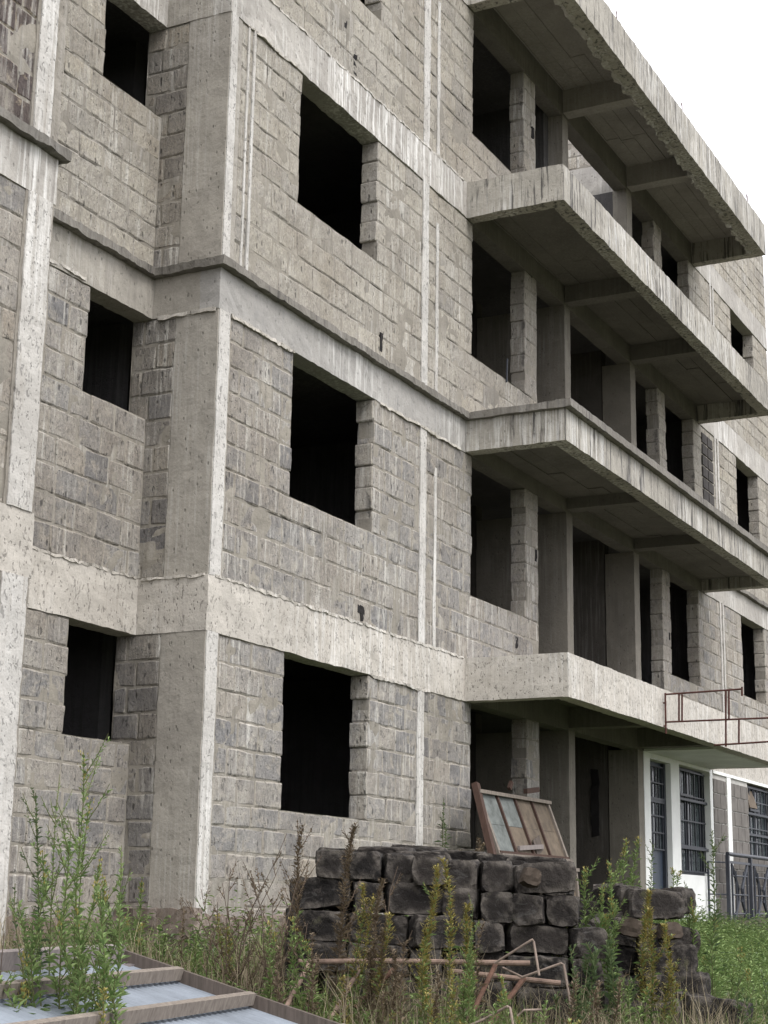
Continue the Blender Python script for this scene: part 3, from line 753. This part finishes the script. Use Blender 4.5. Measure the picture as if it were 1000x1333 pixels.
# corrugated sheets: ribs run across the battens
for k, (sa, sb) in enumerate(((sA-.03, edge_s(240, 1270)), (edge_s(231, 1266), edge_s(456, 1342)), (edge_s(447, 1339), sE))):
    q = MB(); n_ = 300; vs = []
    for i in range(n_+1):
        a = .02+3.5*i/n_; hgt = .007*math.sin(2*math.pi*a/.076)
        for s in (sa, sb): vs.append(tuple(P0+d2*s-d1*a+nr*(hgt-.056-.003*k)))
    for i in range(n_+1):
        for j in (0, 1): vs.append(tuple(Vector(vs[i*2+j])-nr*.002))
    o2 = 2*(n_+1)
    fs = [(i*2, i*2+2, i*2+3, i*2+1) for i in range(n_)]+[(o2+i*2, o2+i*2+1, o2+i*2+3, o2+i*2+2) for i in range(n_)]
    q.add(vs, fs); o = pchild(q, 'corrugated_sheet', M['tin'])
q = MB(); q.rough(0, .5, -.03, .03, -.02, .02, cell=.05, amp=.012)
for i, v in enumerate(q.v): q.v[i] = tuple(W(110, 1252, 9.75)+Vector((0, 0, -.0))+ (W(192, 1262, 9.9)-W(110, 1252, 9.75))*(v[0]/.5)+nr*v[2]+Vector((v[1], v[1], 0)))
tag(q.build('timber_offcut', M['wood_grey']), 'short grey driftwood offcut lying on the corrugated iron near the frame corner', 'timber')

# --- pile of dark quarry stones
def stone_mesh(k, size, mat):
    rg = random.Random(100+k); q = MB(); L_, D2, H = size
    q.rough(-L_/2, L_/2, -D2/2, D2/2, -H/2, H/2, cell=.035, amp=0)
    sx = [rg.uniform(-.09, .09) for _ in range(6)]
    for i, v in enumerate(q.v):
        x, y, z = v[0]/(L_/2), v[1]/(D2/2), v[2]/(H/2)
        f = 1-.03*(abs(x)**5*abs(y)**5+abs(y)**5*abs(z)**5+abs(x)**5*abs(z)**5) - .05*abs(x*y*z)**4
        p = Vector((v[0]*(1+sx[0]*z*.5), v[1]*(1+sx[1]*z*.5), v[2]*(1+sx[2]*x*.6+sx[3]*y*.4)))*f
        w_ = p*5+Vector((k*7.3, k*3.1, 0)); d = noise.noise_vector(w_)*.018+noise.noise_vector(w_*3.3)*.012+noise.noise_vector(w_*9)*.005
        q.v[i] = tuple(p+d)
    q.has = True
    me_o = q.build('stone_block', mat); me = me_o.data; bpy.data.objects.remove(me_o)
    return me
heads = [stone_mesh(k, (.215, .40, .20), M['pile']) for k in range(7)]
longs = [stone_mesh(20+k, (.42, .22, .20), M['pile']) for k in range(5)]
buffs = [stone_mesh(40, (.26, .24, .16), M['pile_buff'])]
HR = Vector((RGT.x, RGT.y, 0)).normalized(); HF = Vector((FWD.x, FWD.y, 0)).normalized()
yaw0 = math.atan2(HR.y, HR.x)
def place_stone(me, p, rz, tilt, label, group):
    o = bpy.data.objects.new('stone_block', me); COL.objects.link(o)
    o.location = p; o.rotation_euler = (tilt[0], tilt[1], rz); tag(o, label, 'stone block', group); return o
rg = random.Random(33)
def lat(px, d): return (px-500)/F_PX*d
G1 = 'dark stone blocks stacked in the big pile'
DP = 11.75
ztop = .40; hh = .207
rows = [(421, 748), (388, 752), (384, 766), (384, 775), (386, 790), (390, 800)]
for r_, (pa, pb) in enumerate(rows):
    for line in (0, 1):
        dd = DP+.2+line*.44 - r_*.035*(1-line)
        s, e = lat(pa+line*10, dd), lat(pb, dd); k = 0
        while s < e-.08:
            lg = rg.random() < (.12 if r_ < 1 else .38)
            w_ = .43 if lg else .225
            if s+w_ > e+.12: lg = False; w_ = .225
            me = rg.choice(longs if lg else heads)
            p = HR*(s+w_/2)+HF*(dd+(-.08 if lg else 0)+rg.uniform(-.09, .06))
            p.z = ztop-hh*(r_+.5)-.05*(s-lat(385, dd))+rg.uniform(-.008, .008)
            o = place_stone(me, p, yaw0+rg.uniform(-.26, .26)+(math.pi if rg.random() < .5 else 0), (rg.uniform(-.03, .03), .05*(1)+rg.uniform(-.03, .03)),
                        f'dark stone block, {ORD[k]} from left in the {ORD[r_]} row down of the big pile' if line == 0 else f'hidden stone block, {ORD[k]} from left in the back {ORD[r_]} row of the pile', G1)
            s += w_+rg.uniform(.0, .012); k += 1
for k, (px, py, dd, kind) in enumerate([(452, 1113, 12.35, 1), (505, 1111, 12.2, 1), (545, 1109, 12.7, 1), (596, 1116, 12.5, 1), (650, 1120, 12.4, 1), (700, 1124, 12.3, 1), (548, 1117, 12.15, 1)]):
    p = W(px, py, dd); o = place_stone(longs[k % 5], p, yaw0+rg.uniform(-.4, .4), (rg.uniform(-.08, .08), rg.uniform(-.05, .09)), f'flat loose stone on top of the big pile, {ORD[k]} of the loose ones', 'loose stones on top of the big pile')
    o.scale = (1, 1, .45)
o = place_stone(buffs[0], W(690, 1142, 11.3), .6, (.3, .1), 'small broken buff stone wedged in the face of the big pile below the framed board', None)
o.scale = (.7, .5, .7)
# collapsed heap on the right
G2 = 'dark stone blocks of the collapsed heap'
heap = [(803, 1172, 12.6, 'h', .5), (850, 1178, 12.3, 'l', .2), (868, 1176, 12.7, 'h', .9), (790, 1208, 12.5, 'h', .1), (815, 1215, 12.3, 'h', -.3), (838, 1222, 12.3, 'h', .2), (873, 1222, 12.5, 'l', .5),
        (775, 1245, 12.4, 'h', .3), (808, 1250, 12.2, 'l', .2), (852, 1252, 12.1, 'h', -.2), (882, 1250, 12.3, 'h', .1), (775, 1285, 12.0, 'l', .1), (812, 1288, 12.1, 'h', .3), (852, 1288, 12, 'h', 0.1), (886, 1284, 12, 'l', -.3),
        (800, 1322, 11.9, 'l', .2), (850, 1322, 11.7, 'l', -.2), (900, 1312, 11.8, 'h', .4), (938, 1318, 11.7, 'l', -.35), (760, 1318, 11.6, 'l', .1), (766, 1213, 12.2, 'h', -.2), (792, 1168, 13.0, 'h', -.2), (778, 1190, 12.7, 'l', -.2)]
desc = ['up on the left', 'near the top right']
for k, (px, py, dd, kd, rz) in enumerate(heap):
    me = rg.choice(longs if kd == 'l' else heads); yy = ['near the top', 'halfway up', 'low down'][0 if py < 1200 else 1 if py < 1270 else 2]
    lv = [h for h in heap if (0 if h[1] < 1200 else 1 if h[1] < 1270 else 2) == (0 if py < 1200 else 1 if py < 1270 else 2)]
    rk = sorted(lv).index(heap[k])
    place_stone(me, W(px, py, dd), yaw0+rz, (rg.uniform(-.15, .15), rg.uniform(-.12, .12)), f'tumbled dark stone {yy} in the collapsed right heap, {ORD[rk]} from left there', G2)
place_stone(buffs[0], W(822, 1207, 11.95), .2, (.2, .1), 'broken buff faced stone upright in the collapsed heap under the yellow weed', None).scale = (.75, .7, .8)
place_stone(buffs[0], W(871, 1212, 12.1), .9, (.1, .2), 'broken buff faced stone at the right edge of the collapsed heap', None).scale = (.55, .6, .7)

# --- rusty pipe frame lying against the pile
pf = tag(empty('pipe_frame', W(560, 1300, 10.8)), 'rusty pipe frame with slanting legs and bent rods before the big stone pile', 'pipe frame')
def pc(name, mat, r_, *pts):
    q = MB(); q.tube([W(*p) for p in pts], r_, 9); fix(q.build(name, M[mat]), pf)
pc('long_pipe', 'pale_rust', .018, (388, 1252, 10.8), (500, 1251, 10.8), (690, 1254, 10.8))
pc('long_pipe', 'pale_rust', .018, (585, 1264, 11.1), (730, 1280, 11.0))
pc('leg', 'pale_rust', .016, (402, 1256, 10.75), (372, 1312, 10.3))
pc('leg', 'pale_rust', .015, (471, 1256, 10.74), (420, 1345, 10.1))
pc('leg', 'brown_rust', .016, (645, 1256, 10.74), (602, 1345, 10.2))
pc('leg', 'brown_rust', .018, (682, 1274, 11.0), (625, 1350, 10.3))
pc('leg', 'brown_rust', .018, (512, 1262, 10.9), (462, 1312, 10.7))
pc('bent_rod', 'wire', .008, (644, 1254, 10.7), (690, 1225, 10.6), (693, 1223, 10.6), (695, 1226, 10.6), (702, 1270, 10.5))
pc('bent_rod', 'wire', .008, (655, 1260, 10.9), (680, 1272, 10.6), (731, 1254, 10.5), (734, 1256, 10.5), (743, 1308, 10.4))
pc('bent_rod', 'wire', .008, (600, 1340, 9.9), (632, 1326, 9.9), (661, 1310, 9.8), (664, 1312, 9.8), (670, 1345, 9.7))
pc('bent_rod', 'wire', .007, (672, 1342, 9.9), (674, 1322, 9.9), (682, 1315, 9.9), (712, 1314, 9.9))

# ------------------------------------------------------------------ weeds
def leaf(mb, p, d, L_, wd_, tint, droop=.25):
    up = Vector((0, 0, 1)); sd_ = d.cross(up)
    if sd_.length < .1: sd_ = Vector((1, 0, 0))
    sd_.normalize(); mid = p+d*L_*.45+up*L_*.06; tip = p+d*L_-up*L_*droop
    mb.add([tuple(p), tuple(mid+sd_*wd_), tuple(tip), tuple(mid-sd_*wd_)], [(0, 1, 2), (0, 2, 3)], (tint, 1, 0))
LK = 1.2
def weed(name, label, cat, base, h, rg, kind, lean=(0, 0), stems=1, group=None, dens=1.0, bushy=.5, ll=.09, wd_=.007, spread=.05):
    """leafy stalk: stem(s), narrow leaves spiralling up, short side shoots near the top; optional seed head"""
    root = tag(empty(name, base), label, cat, group)
    st = MB(); fo = MB(); hd = MB()
    mats = {'green': 'leaf', 'dark': 'leaf_dark', 'yellow': 'leaf', 'dry': 'leaf_dry', 'brown': 'leaf_dry', 'bare': 'leaf_dry'}
    for s in range(stems):
        hs = h*(1 if s == 0 else rg.uniform(.55, .95)); ba = Vector(base)+Vector((rg.uniform(-1, 1), rg.uniform(-1, 1), 0))*spread*(s > 0)
        top = ba+Vector((lean[0], lean[1], hs))+Vector((rg.uniform(-1, 1), rg.uniform(-1, 1), 0))*spread*1.4*(s > 0)
        bend = Vector((rg.uniform(-1, 1), rg.uniform(-1, 1), 0))*h*.07; b2_ = Vector((rg.uniform(-1, 1), rg.uniform(-1, 1), 0))*h*.02
        def at_(t): return ba.lerp(top, t)+bend*math.sin(t*math.pi)+b2_*math.sin(t*9)
        pts = [at_(i/7) for i in range(8)]
        st.tube(pts, [.0055*(1-.65*i/7) for i in range(8)], 5)
        n_ = int(hs*(105 if kind != 'yellow' else 40)*dens); ph = rg.random()*6
        brs = []
        if kind != 'bare':
            for i in range(n_):
                t = .08+.9*i/n_; ph += 2.4+rg.uniform(-.3, .3)
                if rg.random() < .25*abs(math.sin(t*13+ba.x*9)): continue
                el = .25+.75*t+rg.uniform(-.35, .35)
                d = Vector((math.cos(ph)*math.cos(el), math.sin(ph)*math.cos(el), math.sin(el)))
                l_ = ll*(1.1-.75*t)*rg.uniform(.45, 1.3)
                leaf(fo, at_(t), d, l_*LK, wd_*LK*rg.uniform(.9, 1.5), rg.random(), .25)
                if t > .35 and rg.random() < .12*bushy: brs.append((t, ph))
        else:
            brs = [(rg.uniform(.3, .95), rg.uniform(0, 6)) for _ in range(6)]
        for t, a in brs:
            L_ = hs*rg.uniform(.08, .2)*(1.3-t*.6); d = Vector((math.cos(a)*.55, math.sin(a)*.55, .8)).normalized(); p0 = at_(t)
            st.tube([p0, p0+d*L_*.5, p0+d*L_+Vector((0, 0, L_*.15))], [.003, .0025, .0015], 4)
            for j in range(int(L_*110*dens)):
                tt = rg.random(); a2 = rg.uniform(0, 6.3); dd = (d*.7+Vector((math.cos(a2), math.sin(a2), rg.uniform(-.1, .8)))*.7).normalized()
                leaf(fo if kind != 'yellow' else (hd if rg.random() < .7 else fo), p0+d*L_*tt, dd, ll*.42*rg.uniform(.5, 1.1), wd_*.7, rg.random())
        if kind in ('yellow', 'dry'):
            for j in range(int(hs*420*dens)):
                t = .38+.62*rg.random()**.8; a = rg.uniform(0, 6.3); rr = rg.uniform(.0, .05)*(1.15-t*.75)*(1+.6*math.sin(t*38))
                p = at_(t)+Vector((math.cos(a)*rr, math.sin(a)*rr, rg.uniform(-.01, .01)))
                dd = Vector((math.cos(a), math.sin(a), rg.uniform(.1, 1.1))).normalized()
                leaf(hd, p, dd, rg.uniform(.014, .032), .006, rg.random(), 0)
        if kind == 'green' and rg.random() < .6:
            for j in range(int(26*dens)):
                t = 1-.12*rg.random(); a = rg.uniform(0, 6.3); p = at_(t)+Vector((math.cos(a), math.sin(a), 0))*rg.uniform(0, .03)
                leaf(hd, p, Vector((math.cos(a)*.4, math.sin(a)*.4, 1)).normalized(), .018, .005, rg.random(), 0)
    fix(st.build('stem', M['stem_dry'] if kind in ('dry', 'brown', 'bare') else M['stem']), root)
    if fo.v: fix(fo.build('foliage', M[mats[kind]]), root)
    if hd.v: fix(hd.build('seed_head', M['leaf_yellow'] if kind != 'dry' else M['leaf_dry']), root)
    return root
rg = random.Random(91)
def wp(px, pbase, ptop, depth, kind, label, cat='weed', name='tall_weed', pxtop=None, group=None, **kw):
    b = W(px, pbase, depth); gz = ground_z(b.x, b.y)
    b.z = min(b.z, gz+.0) if b.z < gz+.6 else b.z
    t = W(pxtop if pxtop is not None else px, ptop, depth)
    return weed(name, label, cat, b, t.z-b.z, rg, kind, lean=((t-b).x, (t-b).y), group=group, **kw)
# left foreground
wp(96, 1345, 976, 8.4, 'green', 'tallest leafy green weed at left, its tip against the set back wall', pxtop=108, dens=1.0, bushy=.6, ll=.085)
wp(82, 1345, 1078, 8.0, 'green', 'full bright green weed in the middle of the left clump before the roof frame', pxtop=92, stems=4, dens=1.0, bushy=1, ll=.10, spread=.16, wd_=.008)
wp(58, 1345, 1032, 8.7, 'dark', 'slim dark green weed with brownish lower leaves left of the tallest weed', pxtop=46, stems=2, dens=1.3, bushy=.5, ll=.07, spread=.04)
wp(120, 1345, 1040, 8.6, 'green', 'slim green weed just right of the tallest weed at left', pxtop=118, dens=.9, bushy=.5)
wp(66, 1340, 1042, 8.9, 'green', 'thin small leaved weed with a branched tip, left of the tallest weed', pxtop=74, dens=.8, bushy=.9, ll=.06)
wp(100, 1345, 1120, 8.2, 'green', 'lower leafy weed with feathery top in the left clump, over the first batten', pxtop=128, stems=2, dens=1.4, bushy=.8, ll=.08)
wp(118, 1345, 1165, 8.1, 'green', 'leaning green weed crossing the corrugated iron', pxtop=152, stems=1, dens=1.4, bushy=.8, ll=.08)
wp(40, 1345, 1150, 8.3, 'dark', 'faint narrow leaved weed near the left picture edge, left of the dark slim weed', pxtop=22, dens=.8, ll=.06)
wp(12, 1345, 1215, 8.0, 'bare', 'bare dark dry stalk at the far left in front of the iron sheets', cat='dry stalk', name='dry_stalk', pxtop=6)
wp(35, 1345, 1240, 7.9, 'green', 'short pale green weed in the lower left corner', pxtop=30, stems=3, dens=1, ll=.07)
wp(128, 1345, 1285, 7.7, 'yellow', 'very short weed with yellow buds at the bottom edge over the third batten', pxtop=135, stems=2, dens=.5)
wp(72, 1345, 1110, 7.9, 'green', 'broad leafy green weed low in the left clump before the second batten', pxtop=52, stems=3, dens=1.0, bushy=1, ll=.10, spread=.14, wd_=.009)
wp(105, 1345, 1150, 7.8, 'green', 'leafy green weed low at the right side of the left clump', pxtop=124, stems=3, dens=1.0, bushy=1, ll=.10, spread=.15, wd_=.009)
# along the wall behind the roof frame
wp(180, 1252, 1148, 12.2, 'green', 'yellow budded green weed at the inner wall corner behind the roof frame', stems=3, pxtop=185, dens=1.2, bushy=1, ll=.10)
wp(165, 1250, 1195, 12.0, 'green', 'small leafy weed left of the wall corner, behind the roof frame', stems=3, dens=1.2, ll=.1)
wp(140, 1250, 1165, 12.2, 'dark', 'drooping dark weed against the set back wall beside the left clump', stems=3, dens=1.1, ll=.11)
wp(205, 1262, 1205, 11.8, 'green', 'light green bush at the foot of the corner column', stems=6, dens=1.4, ll=.10, spread=.14, wd_=.012)
wp(232, 1262, 1170, 11.9, 'dry', 'thin reddish weed before the base of the corner column', stems=1, dens=.5, pxtop=233)
# dry bramble
for k, (b, t, pt, y, lb) in enumerate([(300, 1290, 1130, 300, 'upright bare brown twig left in the bramble before the main wall'), (300, 1300, 1085, 372, 'long bare brown twig leaning right across the main wall'),
                             (330, 1300, 1150, 290, 'bare brown twig leaning left at the foot of the main wall'), (345, 1300, 1120, 395, 'bare brown twig reaching to the left end of the stone pile'),
                             (320, 1300, 1165, 355, 'short tangled bare twig in the middle of the dry bramble'), (360, 1300, 1140, 330, 'bare twig arching back left over the bramble')]):
    wp(b, t, pt, 11.3-.1*k, 'bare', lb, cat='dry twig', name='dry_bramble', pxtop=y, stems=4, group='bare brown twigs in the dry bramble', spread=.25)
wp(262, 1280, 1160, 11.6, 'green', 'small thin green weed at the bottom of the white corner strip', pxtop=268, dens=.6)
# in front of the big pile
P_ = 'in front of the big pile'
wp(392, 1290, 1074, 11.2, 'dry', 'tall brown seed stalk at the left end of the big pile', pxtop=396, dens=.9)
wp(440, 1310, 1074, 10.9, 'dry', 'tall brown seed stalk rising over the top left stones of the big pile', pxtop=464, dens=1.3)
wp(415, 1330, 1195, 10.4, 'green', 'green weed at the left end of the long pipe', pxtop=380, stems=3, dens=1, ll=.09)
wp(432, 1330, 1150, 10.6, 'yellow', 'greenish seed stalk between the two brown stalks and the bare curved stalk', pxtop=470, dens=1.0, stems=2)
wp(480, 1335, 1145, 10.5, 'dry', 'brown feathery stalk left of the bare curved stalk', pxtop=500, dens=1.2, stems=3, spread=.1)
wp(485, 1260, 1128, 10.9, 'bare', 'single bare pale stalk curving up over the dark stones', cat='dry stalk', name='dry_stalk', pxtop=520)
wp(545, 1345, 1128, 10.2, 'yellow', 'tall yellow green goldenrod like weed before the middle of the big pile', pxtop=566, dens=1.6, stems=2, spread=.03)
wp(560, 1345, 1118, 10.25, 'yellow', 'yellow green weed with the highest tip before the middle of the big pile', pxtop=576, dens=1.2)
wp(590, 1345, 1178, 10.3, 'yellow', 'yellow green weed leaning right, right of the highest yellow one', pxtop=610, dens=1.5)
wp(515, 1345, 1190, 10.3, 'yellow', 'shorter yellowing weed left of the tall yellow ones', pxtop=505, dens=1.2)
wp(500, 1345, 1238, 10.0, 'dry', 'low brown seeded weed under the long pipe', pxtop=512, stems=3, dens=1.1, spread=.08)
wp(452, 1345, 1270, 10.0, 'yellow', 'low yellowish weed between the slanting pipe legs', pxtop=448, stems=3, dens=1, spread=.1)
wp(612, 1345, 1210, 10.1, 'green', 'fresh green weed before the long pipe, right of the yellow ones', pxtop=615, stems=3, dens=1.2, ll=.08, spread=.06)
wp(618, 1345, 1176, 10.6, 'dark', 'thin dark green stalk before the widest stone of the big pile', pxtop=616, dens=.8, ll=.05)
wp(630, 1345, 1200, 10.6, 'dry', 'thin reddish seed stalk right of the thin dark green one', pxtop=633, dens=.5)
wp(658, 1345, 1270, 10.0, 'green', 'short bright green weed between the brown pipe legs', pxtop=655, stems=3, dens=1.1, ll=.08)
wp(700, 1345, 1290, 9.9, 'green', 'short leafy weed at the bottom right of the pipe frame', pxtop=712, stems=4, dens=1.2, ll=.1, spread=.1)
wp(640, 1345, 1305, 9.6, 'green', 'bright low rosette weed at the bottom edge under the pipe frame', pxtop=645, stems=4, dens=1.2, ll=.11, spread=.1)
wp(475, 1345, 1315, 9.6, 'green', 'low green weed at the bottom edge beside the roof frame edge', pxtop=480, stems=5, dens=1.2, ll=.1, spread=.12)
wp(575, 1120, 1038, 16.5, 'dark', 'faint grey green weed against the main wall above the big pile', pxtop=577, stems=2, dens=.6, ll=.08)
wp(623, 1130, 1092, 16.0, 'dry', 'tuft of reddish dry weed at the foot of the leaning framed board', stems=4, dens=.7, spread=.12)
wp(402, 1345, 1215, 9.9, 'dry', 'wispy straw coloured weed before the left pipe leg', pxtop=408, stems=4, dens=.5, spread=.14)
wp(532, 1345, 1225, 9.7, 'dry', 'wispy straw coloured weed below the long pipe, left of the tall yellow weeds', pxtop=528, stems=4, dens=.5, spread=.12)
wp(585, 1345, 1262, 9.6, 'yellow', 'pale low weed before the foot of the brown pipe leg', pxtop=588, stems=4, dens=.8, spread=.12)
wp(745, 1345, 1265, 10.2, 'dry', 'wispy dry weed at the right end of the bent rods', pxtop=752, stems=4, dens=.6, spread=.14)
wp(820, 1345, 1270, 10.8, 'green', 'pale green weed at the bottom before the collapsed heap', pxtop=815, stems=4, dens=1.1, spread=.14, ll=.09)
wp(355, 1330, 1200, 10.6, 'green', 'pale green weed between the dry bramble and the roof frame edge', pxtop=352, stems=3, dens=.9, spread=.1, ll=.08)
wp(290, 1290, 1190, 11.4, 'yellow', 'small yellowish weed in the dry bramble near the white corner strip', pxtop=283, stems=2, dens=.7, spread=.08)
# right of the pile
wp(765, 1270, 1128, 11.6, 'green', 'green weed at the left side of the leafy clump between pile and heap', stems=4, dens=1.5, ll=.10, bushy=.8, spread=.1, pxtop=762)
wp(785, 1270, 1118, 11.6, 'green', 'green weed in the middle of the leafy clump between pile and heap', stems=4, dens=1.5, ll=.1, bushy=.8, spread=.1, pxtop=790)
wp(790, 1335, 1225, 11.2, 'dark', 'drooping dark bladed weed hanging over the lower stones of the heap', stems=4, dens=1.5, ll=.16, spread=.1)
wp(812, 1200, 1092, 13.2, 'green', 'left one of the two upright spikes of green weed in front of the dark passage', stems=2, dens=1.4, pxtop=814, ll=.09)
wp(828, 1200, 1090, 13.3, 'green', 'right one of the two upright spikes of green weed in front of the dark passage', stems=2, dens=1.4, pxtop=830, ll=.09)
wp(742, 1340, 1230, 10.8, 'dark', 'dark weed growing at the right end of the pipes', stems=3, dens=1.2, ll=.09, spread=.1)
wp(848, 1330, 1160, 11.3, 'yellow', 'tall yellow flowered weed before the collapsed heap', stems=2, dens=1.9, pxtop=846, spread=.05)
wp(858, 1330, 1205, 11.2, 'yellow', 'shorter yellow flowered weed right beside the tall one at the heap', stems=2, dens=1.5, pxtop=866, spread=.05)
wp(850, 1200, 1098, 15.5, 'dark', 'slender spike of weed before the blue door', dens=.9, pxtop=853, ll=.08)
wp(872, 1200, 1130, 15.0, 'green', 'light green weed before the white wall below the barred window', stems=3, dens=1.2, pxtop=875, ll=.09)
wp(906, 1290, 1088, 13.0, 'dark', 'tall single stalk leaning right before the white strip, tallest at right', dens=1.2, pxtop=927, ll=.10)
wp(905, 1290, 1168, 12.6, 'green', 'leafy green weed clump right of the heap, below the barred window', stems=5, dens=1.5, ll=.11, spread=.13, pxtop=900)
wp(885, 1270, 1150, 13.0, 'dark', 'thin weed between the heap and the leafy clump at right', stems=2, dens=.9, pxtop=893, ll=.08)
wp(930, 1290, 1195, 13.0, 'green', 'leafy green weed at the left foot of the balustrade', stems=4, dens=1.3, ll=.1, spread=.15)
wp(965, 1320, 1235, 12.0, 'green', 'low green weed in the grass below the balustrade', stems=4, dens=1.2, ll=.1, spread=.15)
wp(990, 1335, 1262, 11.0, 'dark', 'dark low weed at the lower right edge of the picture', stems=4, dens=1.1, ll=.1, spread=.15)

# --- grass and undergrowth (uncountable)
def scatter(name, mat, n, seed, hmin, hmax, wdt, region, leafy=False):
    rg = random.Random(seed); mb = MB(); c = 0; tries = 0
    while c < n and tries < n*12:
        tries += 1
        px = rg.uniform(-40, 1040) if c % 3 else rg.uniform(-300, 1700); dd = rg.uniform(*region)
        p = HF*dd+HR*((px-500)/F_PX*dd)
        if p.y > YF-.12 and p.x > C-.3 or p.y > YS-.1: continue
        cl = noise.noise(Vector((p.x*1.6, p.y*1.6, seed)))
        if cl < rg.uniform(-.45, .15): continue
        p.z = ground_z(p.x, p.y)-.01
        h = rg.uniform(hmin, hmax)*(1+cl*.8); a = rg.uniform(0, 6.3)
        # keep the boards and sheets clear
        rel = p-P0; sa_, sb_ = rel.dot(d2), -rel.dot(d1)
        if -.1 < sb_ < 3.6 and sE < sa_ < sA+.1: h *= .35
        tn = min(1, max(0, rg.gauss(.4+cl*.5, .25)))
        if leafy:
            for j in range(rg.randint(4, 8)):
                a2 = rg.uniform(0, 6.3); q = p+Vector((math.cos(a2)*.03, math.sin(a2)*.03, h*rg.random()))
                leaf(mb, q, Vector((math.cos(a2), math.sin(a2), rg.uniform(.0, .8))).normalized(), rg.uniform(.04, .09), rg.uniform(.007, .014), tn, .2)
        else:
            d = Vector((math.cos(a), math.sin(a), 0)); s = Vector((-d.y, d.x, 0))*wdt; bd = rg.uniform(.1, .7)*h
            p1 = p+d*bd*.3+Vector((0, 0, h*.6)); p2 = p+d*bd+Vector((0, 0, h*rg.uniform(.75, 1)))
            mb.add([tuple(p-s), tuple(p+s), tuple(p1+s*.7), tuple(p1-s*.7), tuple(p2)], [(0, 1, 2, 3), (3, 2, 4)], (tn, 1, 0))
        c += 1
    return tag(mb.build(name, mat), kind='stuff')
scatter('grass', M['grass'], 25000, 3, .12, .42, .004, (8.2, 14))
scatter('grass', M['grass'], 12500, 4, .10, .30, .005, (15, 26))
scatter('dry_grass', M['straw'], 12000, 5, .2, .62, .003, (9.0, 13))
scatter('undergrowth', M['leaf'], 9000, 6, .08, .34, .01, (9, 16), True)
scatter('undergrowth', M['leaf'], 7000, 11, .15, .5, .01, (14, 24), True)
scatter('undergrowth', M['leaf_dark'], 4700, 8, .08, .35, .01, (11, 26), True)
